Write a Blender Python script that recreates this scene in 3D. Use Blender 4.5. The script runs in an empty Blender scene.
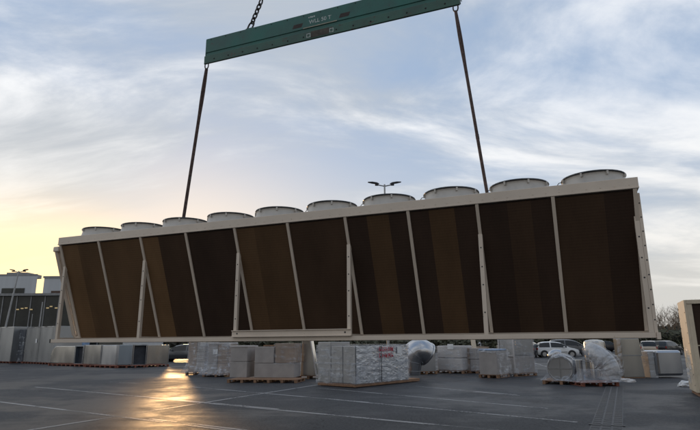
import bpy, bmesh, math, random
from mathutils import Vector, Matrix, noise as mnoise
R = math.radians
random.seed(7)
S = bpy.context.scene
COL = S.collection

# ------------------------------------------------------------------ camera figures
F_PX, TH, RO, EYE = 538.0, 0.2321, 0.0069, 1.6
def ray(x, y):
    a, b = x-350, 215-y
    c, s = math.cos(RO), math.sin(RO)
    a, b = a*c+b*s, -a*s+b*c
    return Vector((a, F_PX*math.cos(TH)-b*math.sin(TH), F_PX*math.sin(TH)+b*math.cos(TH)))
def G(x, y):                       # ground point for a spot of the photo
    r = ray(x, y); t = -EYE/r.z
    return Vector((r.x*t, r.y*t, 0))
def AT(x, y, Y):
    r = ray(x, y)*(Y/ray(x, y).y)
    return Vector((r.x, Y, r.z+EYE))

# ------------------------------------------------------------------ materials
def new_mat(name):
    m = bpy.data.materials.new(name); m.use_nodes = True
    nt = m.node_tree; b = nt.nodes['Principled BSDF']
    return m, nt, b
def N(nt, t, **k):
    n = nt.nodes.new(t)
    for a, v in k.items():
        if a in n.inputs: n.inputs[a].default_value = v
        else: setattr(n, a, v)
    return n
def mat(name, col, rough=.6, metal=0., var=.15, scale=3., bump=0., bscale=40., rvar=.0, col2=None, alpha=1., stretch=None, emit=None, estr=0, bdist=.02, detail=6, spec=.5, coords='Object'):
    m, nt, b = new_mat(name); L = nt.links.new
    tc = N(nt, 'ShaderNodeTexCoord'); mp = N(nt, 'ShaderNodeMapping')
    L(tc.outputs[coords], mp.inputs[0])
    if stretch: mp.inputs['Scale'].default_value = stretch
    nz = N(nt, 'ShaderNodeTexNoise'); nz.inputs['Scale'].default_value = scale; nz.inputs['Detail'].default_value = detail
    nz.inputs['Roughness'].default_value = .6
    L(mp.outputs[0], nz.inputs[0])
    cr = N(nt, 'ShaderNodeValToRGB'); L(nz.outputs[0], cr.inputs[0])
    c2 = col2 if col2 else tuple(min(1, c*(1+var)) for c in col)
    c1 = tuple(c*(1-var) for c in col) if not col2 else col
    cr.color_ramp.elements[0].position = .35; cr.color_ramp.elements[1].position = .65
    cr.color_ramp.elements[0].color = (*c1, 1); cr.color_ramp.elements[1].color = (*c2, 1)
    L(cr.outputs[0], b.inputs['Base Color'])
    b.inputs['Metallic'].default_value = metal; b.inputs['Roughness'].default_value = rough
    b.inputs['Specular IOR Level'].default_value = spec
    if rvar:
        mr = N(nt, 'ShaderNodeMapRange'); L(nz.outputs[0], mr.inputs[0])
        mr.inputs[1].default_value = .3; mr.inputs[2].default_value = .7
        mr.inputs[3].default_value = max(.03, rough-rvar); mr.inputs[4].default_value = min(1, rough+rvar)
        L(mr.outputs[0], b.inputs['Roughness'])
    if bump:
        n2 = N(nt, 'ShaderNodeTexNoise'); n2.inputs['Scale'].default_value = bscale; n2.inputs['Detail'].default_value = 4 if bdist < .1 else 0
        L(mp.outputs[0], n2.inputs[0])
        bp = N(nt, 'ShaderNodeBump'); bp.inputs['Strength'].default_value = bump; bp.inputs['Distance'].default_value = bdist
        L(n2.outputs[0], bp.inputs['Height']); L(bp.outputs[0], b.inputs['Normal'])
    if alpha < 1: b.inputs['Alpha'].default_value = alpha
    if emit: b.inputs['Emission Color'].default_value = (*emit, 1); b.inputs['Emission Strength'].default_value = estr
    return m

M = {}
M['beige'] = mat('beige_paint', (.62, .52, .42), .42, 0, .08, 1.2, .04, 60, .08)
M['pale'] = mat('cream_paint', (.62, .52, .38), .45, 0, .10, 2.5, .05, 60, .1)
M['fan'] = mat('fan_shroud_paint', (.44, .41, .37), .42, .1, .14, 2)
M['black'] = mat('black_plastic', (.02, .02, .022), .5, 0, .2)
M['guard'] = mat('guard_wire', (.05, .05, .05), .4, .5, .2)
M['green'] = mat('green_beam_paint', (.022, .115, .092), .5, 0, .25, 1.6, .05, 30, .12)
M['green_low'] = mat('green_flange_paint', (.04, .105, .078), .55, 0, .3, 2.2, .05, 30, .12)
def chips(m, col, amount=.60):
    nt = m.node_tree; b = nt.nodes['Principled BSDF']; L = nt.links.new
    src = b.inputs['Base Color'].links[0].from_socket
    tc = N(nt, 'ShaderNodeTexCoord'); n = N(nt, 'ShaderNodeTexNoise'); n.inputs['Scale'].default_value = 5; n.inputs['Detail'].default_value = 9; n.inputs['Roughness'].default_value = .72
    L(tc.outputs['Object'], n.inputs[0])
    r_ = N(nt, 'ShaderNodeMapRange'); L(n.outputs[0], r_.inputs[0]); r_.inputs[1].default_value = amount; r_.inputs[2].default_value = amount+.03
    mx = N(nt, 'ShaderNodeMix', data_type='RGBA'); L(r_.outputs[0], mx.inputs[0]); L(src, mx.inputs[6]); mx.inputs[7].default_value = (*col, 1)
    L(mx.outputs[2], b.inputs['Base Color'])
chips(M['green'], (.05, .05, .04), .64); chips(M['green_low'], (.07, .055, .04), .60); chips(M['beige'], (.34, .29, .23), .66)
M['hole'] = mat('dark_hole', (.006, .008, .008), .8)
M['rust'] = mat('rusty_brown', (.09, .05, .035), .7, .2, .4, 8)
M['pocket'] = mat('fork_pocket_dark', (.035, .022, .018), .7, 0, .3, 12)
M['patch'] = mat('worn_patch', (.06, .05, .038), .7, 0, .4, 9)
M['steel'] = mat('dark_steel', (.06, .055, .055), .45, .7, .3, 12)
M['sling'] = mat('worn_sling_webbing', (.10, .065, .055), .85, 0, .35, 14, .4, 120)
M['white_mark'] = mat('white_marking', (.48, .52, .50), .65, 0, .4, 30)
M['tan_mark'] = mat('tan_plate', (.3, .29, .22), .6, 0, .2, 9)
M['wood'] = mat('pallet_wood', (.27, .155, .09), .8, 0, .3, 3, .3, 30, stretch=(1, 6, 6))
M['redwood'] = mat('reddish_pallet_wood', (.22, .075, .045), .8, 0, .3, 3, .3, 30, stretch=(1, 6, 6))
M['galv'] = mat('galvanised_sheet', (.46, .47, .49), .2, .92, .03, 1.0, .35, 1.3, .04, stretch=(1, 1, .4), bdist=.11)
M['galv_dull'] = mat('dull_sheet', (.36, .37, .38), .3, .85, .05, 1.0, .35, 1.0, .05, stretch=(1, 1, .35), bdist=.11)
M['galv_warm'] = mat('brushed_sheet', (.42, .405, .38), .18, .92, .03, 1.0, .35, 1.3, .04, stretch=(1, 1, .4), bdist=.11)
M['galv_blue'] = mat('bluish_sheet', (.30, .35, .41), .22, .88, .03, 1.0, .35, 1.3, .04, stretch=(1, 1, .4), bdist=.11)
M['duct_shade'] = mat('painted_duct_shade', (.035, .04, .05), .6, .2, .3, 2)  # near-black colour paints in shade: open duct ends and one module face
M['grey_panel'] = mat('grey_panel_coating', (.34, .335, .33), .34, .55, .05, .9, .3, 1.2, .06, bdist=.06)
M['taupe'] = mat('taupe_carton', (.35, .32, .30), .7, 0, .12, 1.6, .15, 8)
M['carton'] = mat('brown_carton', (.30, .22, .16), .8, 0, .16, 2.2, .15, 8)
M['lightbox'] = mat('pale_box', (.5, .47, .45), .6, 0, .1, 1.5, .1, 6)
M['satin'] = mat('satin_wrapped_metal', (.46, .45, .44), .38, .35, .15, 3, .6, 5, .1, bdist=.05)
M['foil'] = mat('crinkled_silver_foil', (.62, .64, .67), .32, .8, .08, 5, .32, 7, .08, stretch=(1, 1, 2.5), bdist=.05)
M['blue_tarp'] = mat('blue_tarp', (.22, .33, .5), .5, 0, .2, 3, .3, 6)
M['red'] = mat('red_marker', (.55, .06, .09), .6, 0, .2, 30)
M['paper'] = mat('white_paper', (.75, .75, .74), .7, 0, .05, 10)
M['glass'] = mat('car_glass', (.012, .014, .016), .08, 0, .1)
M['tyre'] = mat('tyre_rubber', (.018, .018, .018), .85)
M['rim'] = mat('alloy_rim', (.4, .4, .41), .3, .9)
M['lamp_red'] = mat('tail_lamp_red', (.3, .01, .01), .25)
M['lamp_clear'] = mat('headlamp_clear', (.6, .6, .6), .15, .3)
M['paint_white'] = mat('white_car_paint', (.72, .72, .72), .22, 0, .03)
M['paint_silver'] = mat('silver_car_paint', (.42, .43, .45), .25, .6, .04)
M['paint_black'] = mat('black_car_paint', (.02, .02, .025), .2, 0, .1)
M['paint_grey'] = mat('dark_grey_car_paint', (.12, .125, .135), .22, .5, .04)
M['paint_tan'] = mat('beige_car_paint', (.4, .34, .28), .25, .4, .04)
M['clad'] = mat('grey_cladding', (.48, .49, .50), .5, .1, .06, .3, 0, 10, stretch=(6, 6, .3))
M['dark_glass'] = mat('dark_glazing', (.03, .032, .028), .25, 0, .4, .5)
M['roof_edge'] = mat('roof_trim', (.25, .25, .25), .5, .3)
M['lit'] = mat('lit_window', (.8, .6, .3), .5, emit=(1, .72, .35), estr=.12)
M['bark'] = mat('bark', (.20, .15, .105), .9, 0, .3, 5)
M['hedge'] = mat('hedge_leaves', (.075, .075, .045), .8, 0, .45, 1.2)
M['wood_far'] = mat('far_wood_leaves', (.07, .065, .05), .9, 0, .35, .3)
M['pole'] = mat('galvanised_pole', (.36, .36, .36), .45, .5, .1)
M['lamp_dark'] = mat('dark_lamp_housing', (.05, .05, .055), .5, .3)
M['line'] = mat('worn_white_road_paint', (.34, .34, .34), .4, 0, .2, 6, .3, 60, .12)
M['line2'] = M['line']

def worn_paint():
    """road paint with worn-through holes"""
    m, nt, b = new_mat('worn_bay_paint'); L = nt.links.new
    tc = N(nt, 'ShaderNodeTexCoord')
    n1 = N(nt, 'ShaderNodeTexNoise'); n1.inputs['Scale'].default_value = 14; n1.inputs['Detail'].default_value = 8; n1.inputs['Roughness'].default_value = .75
    n2 = N(nt, 'ShaderNodeTexNoise'); n2.inputs['Scale'].default_value = .7; n2.inputs['Detail'].default_value = 3
    L(tc.outputs['Object'], n1.inputs[0]); L(tc.outputs['Object'], n2.inputs[0])
    ad = N(nt, 'ShaderNodeMath', operation='ADD'); L(n1.outputs[0], ad.inputs[0]); L(n2.outputs[0], ad.inputs[1])
    mr = N(nt, 'ShaderNodeMapRange'); L(ad.outputs[0], mr.inputs[0])
    mr.inputs[1].default_value = .86; mr.inputs[2].default_value = 1.02; mr.inputs[3].default_value = .12; mr.inputs[4].default_value = .8
    L(mr.outputs[0], b.inputs['Alpha'])
    b.inputs['Base Color'].default_value = (.33, .33, .33, 1); b.inputs['Roughness'].default_value = .5
    return m
M['line'] = worn_paint()

def coil_mat(name, col):
    """fin pack: very fine vertical fins with faint horizontal tube rows"""
    m, nt, b = new_mat(name); L = nt.links.new
    tc = N(nt, 'ShaderNodeTexCoord')
    wv = N(nt, 'ShaderNodeTexWave'); wv.bands_direction = 'Z'; wv.inputs['Scale'].default_value = 7; wv.inputs['Distortion'].default_value = .4
    L(tc.outputs['Object'], wv.inputs[0])
    nz = N(nt, 'ShaderNodeTexNoise'); nz.inputs['Scale'].default_value = 1.3; nz.inputs['Detail'].default_value = 7
    mp = N(nt, 'ShaderNodeMapping'); mp.inputs['Scale'].default_value = (1.5, 1, .5)
    L(tc.outputs['Object'], mp.inputs[0]); L(mp.outputs[0], nz.inputs[0])
    nf = N(nt, 'ShaderNodeTexNoise'); nf.inputs['Scale'].default_value = 9; nf.inputs['Detail'].default_value = 3
    m2 = N(nt, 'ShaderNodeMapping'); m2.inputs['Scale'].default_value = (9, 1, .8)
    L(tc.outputs['Object'], m2.inputs[0]); L(m2.outputs[0], nf.inputs[0])
    a = N(nt, 'ShaderNodeMath', operation='MULTIPLY_ADD'); L(wv.outputs['Fac'], a.inputs[0]); a.inputs[1].default_value = .16; L(nz.outputs[0], a.inputs[2])
    a2 = N(nt, 'ShaderNodeMath', operation='MULTIPLY_ADD'); L(nf.outputs[0], a2.inputs[0]); a2.inputs[1].default_value = .35; L(a.outputs[0], a2.inputs[2])
    cr = N(nt, 'ShaderNodeValToRGB'); L(a2.outputs[0], cr.inputs[0])
    cr.color_ramp.elements[0].position = .45; cr.color_ramp.elements[1].position = 1.0
    cr.color_ramp.elements[0].color = (*[c*.78 for c in col], 1); cr.color_ramp.elements[1].color = (*[c*1.25 for c in col], 1)
    L(cr.outputs[0], b.inputs['Base Color'])
    b.inputs['Roughness'].default_value = .7; b.inputs['Specular IOR Level'].default_value = .15
    return m
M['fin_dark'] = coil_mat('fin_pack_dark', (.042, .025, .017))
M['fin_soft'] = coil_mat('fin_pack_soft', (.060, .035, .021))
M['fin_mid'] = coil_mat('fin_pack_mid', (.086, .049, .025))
M['fin_part_backlit'] = coil_mat('fin_pack_part_backlit', (.112, .064, .032))
M['fin_backlit'] = coil_mat('fin_pack_backlit', (.155, .088, .042))  # lighter browns carry backlight through the fins as base colour

def plastic_wrap(lo=.10, hi=.48, nm='stretch_film'):
    m, nt, b = new_mat(nm); L = nt.links.new
    tc = N(nt, 'ShaderNodeTexCoord')
    hs = []
    for k, (sc, rot) in enumerate((((.5, .5, 3.4), (.25, .12, 0)), ((1.6, 1.6, .7), (.2, .5, .2)))):
        mp = N(nt, 'ShaderNodeMapping'); mp.inputs['Scale'].default_value = sc; mp.inputs['Rotation'].default_value = rot
        L(tc.outputs['Object'], mp.inputs[0])
        nz = N(nt, 'ShaderNodeTexNoise'); nz.inputs['Scale'].default_value = 2.2; nz.inputs['Detail'].default_value = 3; nz.inputs['Distortion'].default_value = .8
        L(mp.outputs[0], nz.inputs[0]); hs.append(nz.outputs[0])
    mn = N(nt, 'ShaderNodeMath', operation='MULTIPLY'); L(hs[0], mn.inputs[0]); L(hs[1], mn.inputs[1])
    mr = N(nt, 'ShaderNodeMapRange'); mr.interpolation_type = 'SMOOTHSTEP'; L(mn.outputs[0], mr.inputs[0])
    mr.inputs[1].default_value = .22; mr.inputs[2].default_value = .42; mr.inputs[3].default_value = lo; mr.inputs[4].default_value = hi
    L(mr.outputs[0], b.inputs['Alpha'])
    bp = N(nt, 'ShaderNodeBump'); bp.inputs['Strength'].default_value = .7; bp.inputs['Distance'].default_value = .05
    L(mn.outputs[0], bp.inputs['Height']); L(bp.outputs[0], b.inputs['Normal'])
    b.inputs['Base Color'].default_value = (.60, .63, .68, 1); b.inputs['Roughness'].default_value = .1
    b.inputs['Specular IOR Level'].default_value = 1.0
    return m
M['film'] = plastic_wrap()
M['thick_film'] = plastic_wrap(.18, .62, 'thick_film')

def asphalt():
    m, nt, b = new_mat('wet_asphalt'); L = nt.links.new
    tc = N(nt, 'ShaderNodeTexCoord')
    def nz(scale, detail=6, rough=.6, st=None, rot=0, dist=0):
        mp = N(nt, 'ShaderNodeMapping')
        if st: mp.inputs['Scale'].default_value = st
        mp.inputs['Rotation'].default_value = (0, 0, rot)
        n = N(nt, 'ShaderNodeTexNoise'); n.inputs['Scale'].default_value = scale; n.inputs['Detail'].default_value = detail
        n.inputs['Roughness'].default_value = rough; n.inputs['Distortion'].default_value = dist
        L(tc.outputs['Object'], mp.inputs[0]); L(mp.outputs[0], n.inputs[0]); return n
    big = nz(.15, 8, .62, (1, 1.25, 1), R(35), .5)
    mid = nz(.75, 10, .72, (1, 1, 1), 0, .3)
    fine = nz(55, 4, .7)
    grit = nz(160, 2, .6)
    # wetness 0..1
    w = N(nt, 'ShaderNodeMath', operation='MULTIPLY_ADD'); L(mid.outputs[0], w.inputs[0]); w.inputs[1].default_value = .45; L(big.outputs[0], w.inputs[2])
    wr = N(nt, 'ShaderNodeMapRange'); wr.interpolation_type = 'SMOOTHSTEP'
    L(w.outputs[0], wr.inputs[0]); wr.inputs[1].default_value = .63; wr.inputs[2].default_value = .83
    speck = nz(16, 6, .85); crk = N(nt, 'ShaderNodeTexVoronoi'); crk.feature = 'DISTANCE_TO_EDGE'; crk.inputs['Scale'].default_value = .16
    wob = nz(1.3, 5, .6); va = N(nt, 'ShaderNodeVectorMath', operation='SCALE'); L(wob.outputs['Color'], va.inputs[0]); va.inputs['Scale'].default_value = 1.6
    vb = N(nt, 'ShaderNodeVectorMath', operation='ADD'); L(tc.outputs['Object'], vb.inputs[0]); L(va.outputs[0], vb.inputs[1]); L(vb.outputs[0], crk.inputs['Vector'])
    # albedo
    c1 = N(nt, 'ShaderNodeValToRGB'); L(fine.outputs[0], c1.inputs[0])
    c1.color_ramp.elements[0].position = .3; c1.color_ramp.elements[1].position = .75
    c1.color_ramp.elements[0].color = (.022, .023, .025, 1); c1.color_ramp.elements[1].color = (.105, .108, .115, 1)
    mx = N(nt, 'ShaderNodeMix', data_type='RGBA', blend_type='MULTIPLY'); L(wr.outputs[0], mx.inputs[0])
    L(c1.outputs[0], mx.inputs[6]); mx.inputs[7].default_value = (.5, .5, .52, 1)
    sr = N(nt, 'ShaderNodeMapRange'); L(speck.outputs[0], sr.inputs[0]); sr.inputs[1].default_value = .35; sr.inputs[2].default_value = .68; sr.inputs[3].default_value = .40; sr.inputs[4].default_value = 1.7
    cr2 = N(nt, 'ShaderNodeMapRange'); L(crk.outputs[0], cr2.inputs[0]); cr2.inputs[1].default_value = .0; cr2.inputs[2].default_value = .006; cr2.inputs[3].default_value = .45; cr2.inputs[4].default_value = 1
    pm = N(nt, 'ShaderNodeMath', operation='MULTIPLY'); L(sr.outputs[0], pm.inputs[0]); L(cr2.outputs[0], pm.inputs[1])
    sc = N(nt, 'ShaderNodeVectorMath', operation='SCALE'); L(mx.outputs[2], sc.inputs[0]); L(pm.outputs[0], sc.inputs['Scale'])
    L(sc.outputs[0], b.inputs['Base Color'])
    rr = N(nt, 'ShaderNodeMapRange'); L(wr.outputs[0], rr.inputs[0]); rr.inputs[3].default_value = .58; rr.inputs[4].default_value = .38
    ra = N(nt, 'ShaderNodeMath', operation='MULTIPLY_ADD'); L(fine.outputs[0], ra.inputs[0]); ra.inputs[1].default_value = .14; L(rr.outputs[0], ra.inputs[2])
    L(ra.outputs[0], b.inputs['Roughness'])
    sp = N(nt, 'ShaderNodeMapRange'); L(wr.outputs[0], sp.inputs[0]); sp.inputs[3].default_value = .09; sp.inputs[4].default_value = .12
    L(sp.outputs[0], b.inputs['Specular IOR Level'])
    bh = N(nt, 'ShaderNodeMath', operation='ADD'); L(grit.outputs[0], bh.inputs[0]); L(fine.outputs[0], bh.inputs[1])
    bs = N(nt, 'ShaderNodeMapRange'); L(wr.outputs[0], bs.inputs[0]); bs.inputs[3].default_value = .5; bs.inputs[4].default_value = .2
    bp = N(nt, 'ShaderNodeBump'); bp.inputs['Distance'].default_value = .0055; L(bs.outputs[0], bp.inputs['Strength'])
    bh2 = N(nt, 'ShaderNodeMath', operation='MULTIPLY_ADD'); L(nz(24, 5, .75).outputs[0], bh2.inputs[0]); bh2.inputs[1].default_value = 3.0; L(bh.outputs[0], bh2.inputs[2]); L(bh2.outputs[0], bp.inputs['Height']); L(bp.outputs[0], b.inputs['Normal'])
    return m
M['asphalt'] = asphalt()
M['paver'] = mat('drain_grating_iron', (.03, .03, .032), .6, .2, .5, 9, .6, 50, .1)
M['joint'] = mat('drain_joint_mortar', (.09, .09, .092), .75, 0, .4, 14)
M['ground_far'] = mat('grass_verge', (.06, .07, .035), .9, 0, .3, .4)

# ------------------------------------------------------------------ mesh building
class MB:
    def __init__(s): s.v = []; s.f = []; s.mi = []
    def add(s, vs, fs, mi=0):
        o = len(s.v); s.v += [tuple(v) for v in vs]
        s.f += [tuple(i+o for i in f) for f in fs]; s.mi += [mi]*len(fs); return s
    def box(s, c, d, rz=0, mi=0, mtx=None):
        x, y, z = d[0]/2, d[1]/2, d[2]/2
        vs = [Vector(p) for p in ((-x,-y,-z),(x,-y,-z),(x,y,-z),(-x,y,-z),(-x,-y,z),(x,-y,z),(x,y,z),(-x,y,z))]
        m = mtx if mtx else Matrix.Rotation(rz, 3, 'Z')
        vs = [m@v+Vector(c) for v in vs]
        return s.add(vs, [(0,3,2,1),(4,5,6,7),(0,1,5,4),(1,2,6,5),(2,3,7,6),(3,0,4,7)], mi)
    def span(s, a, b, mi=0):          # box from corner a to corner b
        return s.box([(a[i]+b[i])/2 for i in range(3)], [abs(b[i]-a[i]) for i in range(3)], mi=mi)
    def hexa(s, b4, t4, mi=0):
        return s.add(list(b4)+list(t4), [(0,3,2,1),(4,5,6,7),(0,1,5,4),(1,2,6,5),(2,3,7,6),(3,0,4,7)], mi)
    def bar(s, a, b, w, h, mi=0, up=Vector((0,0,1))):   # rectangular bar from a to b
        a, b = Vector(a), Vector(b); t = (b-a).normalized()
        if abs(t.dot(up)) > .99: up = Vector((0,1,0))
        u = t.cross(up).normalized(); v = u.cross(t).normalized()
        q = lambda p: [p-u*w/2-v*h/2, p+u*w/2-v*h/2, p+u*w/2+v*h/2, p-u*w/2+v*h/2]
        vs = q(a)+q(b)
        return s.add(vs, [(0,1,2,3),(7,6,5,4),(0,4,5,1),(1,5,6,2),(2,6,7,3),(3,7,4,0)], mi)
    def tube(s, pts, rad, n=12, caps=True, mi=0):
        pts = [Vector(p) for p in pts]
        if not isinstance(rad, (list, tuple)): rad = [rad]*len(pts)
        rings = []; prev = None
        for i, p in enumerate(pts):
            t = (pts[min(i+1, len(pts)-1)]-pts[max(i-1, 0)]).normalized()
            if prev is None:
                a = Vector((0,0,1)) if abs(t.z) < .9 else Vector((1,0,0))
                u = t.cross(a).normalized()
            else: u = (prev-t*prev.dot(t)).normalized()
            prev = u; w = t.cross(u)
            rings.append([p+(u*math.cos(2*math.pi*k/n)+w*math.sin(2*math.pi*k/n))*rad[i] for k in range(n)])
        vs = [v for r in rings for v in r]; fs = []
        for i in range(len(pts)-1):
            for k in range(n):
                fs.append((i*n+k, i*n+(k+1)%n, (i+1)*n+(k+1)%n, (i+1)*n+k))
        if caps:
            fs.append(tuple(range(n))[::-1]); fs.append(tuple((len(pts)-1)*n+k for k in range(n)))
        return s.add(vs, fs, mi)
    def lathe(s, prof, c=(0,0,0), n=40, mi=0, mtx=None):
        vs = []; fs = []
        for r, z in prof:
            for k in range(n):
                v = Vector((r*math.cos(2*math.pi*k/n), r*math.sin(2*math.pi*k/n), z))
                if mtx: v = mtx@v
                vs.append(v+Vector(c))
        for i in range(len(prof)-1):
            for k in range(n):
                fs.append((i*n+k, i*n+(k+1)%n, (i+1)*n+(k+1)%n, (i+1)*n+k))
        return s.add(vs, fs, mi)
    def prism(s, poly, y0, y1, mi=0):     # polygon in x,z pushed along y
        n = len(poly)
        vs = [(x, y0, z) for x, z in poly]+[(x, y1, z) for x, z in poly]
        fs = [tuple(range(n)), tuple(range(2*n-1, n-1, -1))]
        fs += [(i, i+n, (i+1)%n+n, (i+1)%n) for i in range(n)]
        return s.add(vs, fs, mi)
    def build(s, name, m, parent=None, bevel=0, smooth=False, seg=2, normals=True):
        me = bpy.data.meshes.new(name); me.from_pydata(s.v, [], s.f); me.update()
        ms = m if isinstance(m, list) else [m]
        for x in ms: me.materials.append(M[x] if isinstance(x, str) else x)
        for p, i in zip(me.polygons, s.mi): p.material_index = i
        if normals:
            bm = bmesh.new(); bm.from_mesh(me); bmesh.ops.recalc_face_normals(bm, faces=bm.faces); bm.to_mesh(me); bm.free()
        o = bpy.data.objects.new(name, me); COL.objects.link(o)
        if parent: o.parent = parent
        if smooth:
            for p in me.polygons: p.use_smooth = True
            bm = bmesh.new(); bm.from_mesh(me)
            for e in bm.edges:
                if len(e.link_faces) == 2 and e.calc_face_angle(0) > R(38): e.smooth = False
            bm.to_mesh(me); bm.free()
        if bevel:
            b = o.modifiers.new('bevel', 'BEVEL'); b.width = bevel; b.segments = seg; b.limit_method = 'ANGLE'; b.angle_limit = R(40)
        return o

def tag(o, label=None, cat=None, group=None, kind=None):
    if label: o['label'] = label
    if cat: o['category'] = cat
    if group: o['group'] = group
    if kind: o['kind'] = kind
    return o
def empty(name, loc, rz, label, cat, group=None):
    o = bpy.data.objects.new(name, None); COL.objects.link(o); o.location = loc; o.rotation_euler = (0, 0, rz)
    o.empty_display_size = .3
    return tag(o, label, cat, group)
def kids(o): return [c for c in bpy.data.objects if c.parent == o]
def copy_tree(o, parent=None):
    c = o.copy(); COL.objects.link(c)
    if parent is not None: c.parent = parent
    for ch in kids(o):
        copy_tree(ch, c)
    return c

# ------------------------------------------------------------------ camera, sun, sky
cam = bpy.data.cameras.new('camera'); camo = bpy.data.objects.new('camera', cam); COL.objects.link(camo)
cam.sensor_width = 36; cam.lens = F_PX/700*36; cam.clip_end = 5000; cam.clip_start = .05
camo.matrix_world = Matrix.Translation((0, 0, EYE))@Matrix.Rotation(math.pi/2+TH, 4, 'X')@Matrix.Rotation(-RO, 4, 'Z')
S.camera = camo

SUN_EL = R(4.6)
r = ray(176, 342); SUN_AZ = math.atan2(r.x, r.y)          # from +Y, clockwise positive
sd = Vector((math.sin(SUN_AZ)*math.cos(SUN_EL), math.cos(SUN_AZ)*math.cos(SUN_EL), math.sin(SUN_EL)))
sl = bpy.data.lights.new('sun', 'SUN'); sl.energy = .65; sl.angle = R(3.0); sl.color = (1, .58, .25)
so = bpy.data.objects.new('sun', sl); COL.objects.link(so)
so.rotation_euler = sd.to_track_quat('Z', 'Y').to_euler(); so.location = (0, 0, 30)

W = bpy.data.worlds.new('World'); S.world = W; W.use_nodes = True
nt = W.node_tree; nt.nodes.clear(); L = nt.links.new
out = N(nt, 'ShaderNodeOutputWorld'); bg = N(nt, 'ShaderNodeBackground'); bg.inputs['Strength'].default_value = .1
L(bg.outputs[0], out.inputs[0])
sky = N(nt, 'ShaderNodeTexSky'); sky.sky_type = 'NISHITA'; sky.sun_disc = False
sky.sun_elevation = SUN_EL; sky.sun_rotation = SUN_AZ; sky.air_density = 1.0; sky.dust_density = 1.5; sky.ozone_density = 1.2
tc = N(nt, 'ShaderNodeTexCoord'); nrm = N(nt, 'ShaderNodeVectorMath', operation='NORMALIZE'); L(tc.outputs['Generated'], nrm.inputs[0])
sep = N(nt, 'ShaderNodeSeparateXYZ'); L(nrm.outputs[0], sep.inputs[0])
def mth(op, a, b=None, c=None, clamp=False):
    n = N(nt, 'ShaderNodeMath', operation=op); n.use_clamp = clamp
    for i, x in enumerate((a, b, c)):
        if x is None: continue
        if isinstance(x, (int, float)): n.inputs[i].default_value = x
        else: L(x, n.inputs[i])
    return n.outputs[0]
zc = mth('MAXIMUM', sep.outputs[2], 0.0)
den = mth('ADD', zc, .22)
u = mth('DIVIDE', sep.outputs[0], den); v = mth('DIVIDE', sep.outputs[1], den)
cmb = N(nt, 'ShaderNodeCombineXYZ'); L(u, cmb.inputs[0]); L(v, cmb.inputs[1])
def cloud(scale, st, rot, detail=8, rough=.6, dist=.5, off=(0, 0, 0)):
    mp = N(nt, 'ShaderNodeMapping'); mp.inputs['Scale'].default_value = st; mp.inputs['Rotation'].default_value = (0, 0, rot); mp.inputs['Location'].default_value = off
    n = N(nt, 'ShaderNodeTexNoise'); n.inputs['Scale'].default_value = scale; n.inputs['Detail'].default_value = detail
    n.inputs['Roughness'].default_value = rough; n.inputs['Distortion'].default_value = dist
    L(cmb.outputs[0], mp.inputs[0]); L(mp.outputs[0], n.inputs[0]); return n.outputs[0]
def ramp(x, a, b, lo=0., hi=1.):
    n = N(nt, 'ShaderNodeMapRange'); n.interpolation_type = 'SMOOTHSTEP'; L(x, n.inputs[0])
    n.inputs[1].default_value = a; n.inputs[2].default_value = b; n.inputs[3].default_value = lo; n.inputs[4].default_value = hi
    return n.outputs[0]
def mixc(f, a, b):
    n = N(nt, 'ShaderNodeMix', data_type='RGBA')
    if isinstance(f, (int, float)): n.inputs[0].default_value = f
    else: L(f, n.inputs[0])
    for i, x in ((6, a), (7, b)):
        if isinstance(x, tuple): n.inputs[i].default_value = (*x, 1)
        else: L(x, n.inputs[i])
    return n.outputs[2]
big = cloud(1.0, (.55, 1, 1), R(16), 8, .5, .6, (3.1, 1.7, 0))
thin = cloud(2.2, (.5, 1, 1), R(-14), 10, .60, .45, (7.3, 4.2, 0))
veil = cloud(.45, (1, .7, 1), R(20), 4, .5, .3, (1.2, 8.4, 0))
cov = mth('ADD', mth('MULTIPLY', big, .58), mth('MULTIPLY', thin, .42))
rup = mth('MULTIPLY', ramp(sep.outputs[0], -.12, .45), ramp(sep.outputs[2], .22, .5))
cov = ramp(mth('SUBTRACT', cov, mth('MULTIPLY', rup, .09)), .35, .54)
shade = ramp(mth('ADD', mth('MULTIPLY', thin, .55), mth('MULTIPLY', veil, .45)), .41, .57)
# angle to the low sun
dt = N(nt, 'ShaderNodeVectorMath', operation='DOT_PRODUCT'); L(nrm.outputs[0], dt.inputs[0])
g = ray(30, 272).normalized(); dt.inputs[1].default_value = (g.x, g.y, g.z)
glow = ramp(dt.outputs['Value'], .80, 1.0)
glow2 = ramp(dt.outputs['Value'], .978, .999)
low = ramp(zc, .0, .42, 1., 0.)
K = 1.0
blue = (3.1, 4.25, 6.2); white = (7.9, 7.9, 7.9); grey = (4.05, 4.35, 4.7)
cream = (6.3, 5.75, 4.75); gold = (16.0, 10.8, 4.3)
cl = mixc(shade, grey, white)
base = mixc(.30, blue, sky.outputs[0])
skyc = mixc(mth('MULTIPLY', cov, .88), base, cl)
skyc = mixc(mth('MULTIPLY', low, mth('ADD', mth('MULTIPLY', glow, .38), .52)), skyc, cream)
skyc = mixc(mth('MULTIPLY', mth('MULTIPLY', glow2, ramp(zc, .0, .30, 1., .0)), .85), skyc, gold)
bk = ramp(dt.outputs['Value'], -.4, .35, 0., 1.)
bz = ramp(zc, 0., .4, .50, .85)
back = mth('ADD', bk, mth('MULTIPLY', mth('SUBTRACT', 1.0, bk), bz))
vm = N(nt, 'ShaderNodeVectorMath', operation='SCALE'); L(skyc, vm.inputs[0]); L(back, vm.inputs['Scale']); L(vm.outputs[0], bg.inputs[0])
S.view_settings.view_transform = 'Standard'; S.view_settings.look = 'None'; S.view_settings.gamma = 1
S.view_settings.exposure = .42; S.view_settings.use_curve_mapping = False
S.render.engine = 'CYCLES'
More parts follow.
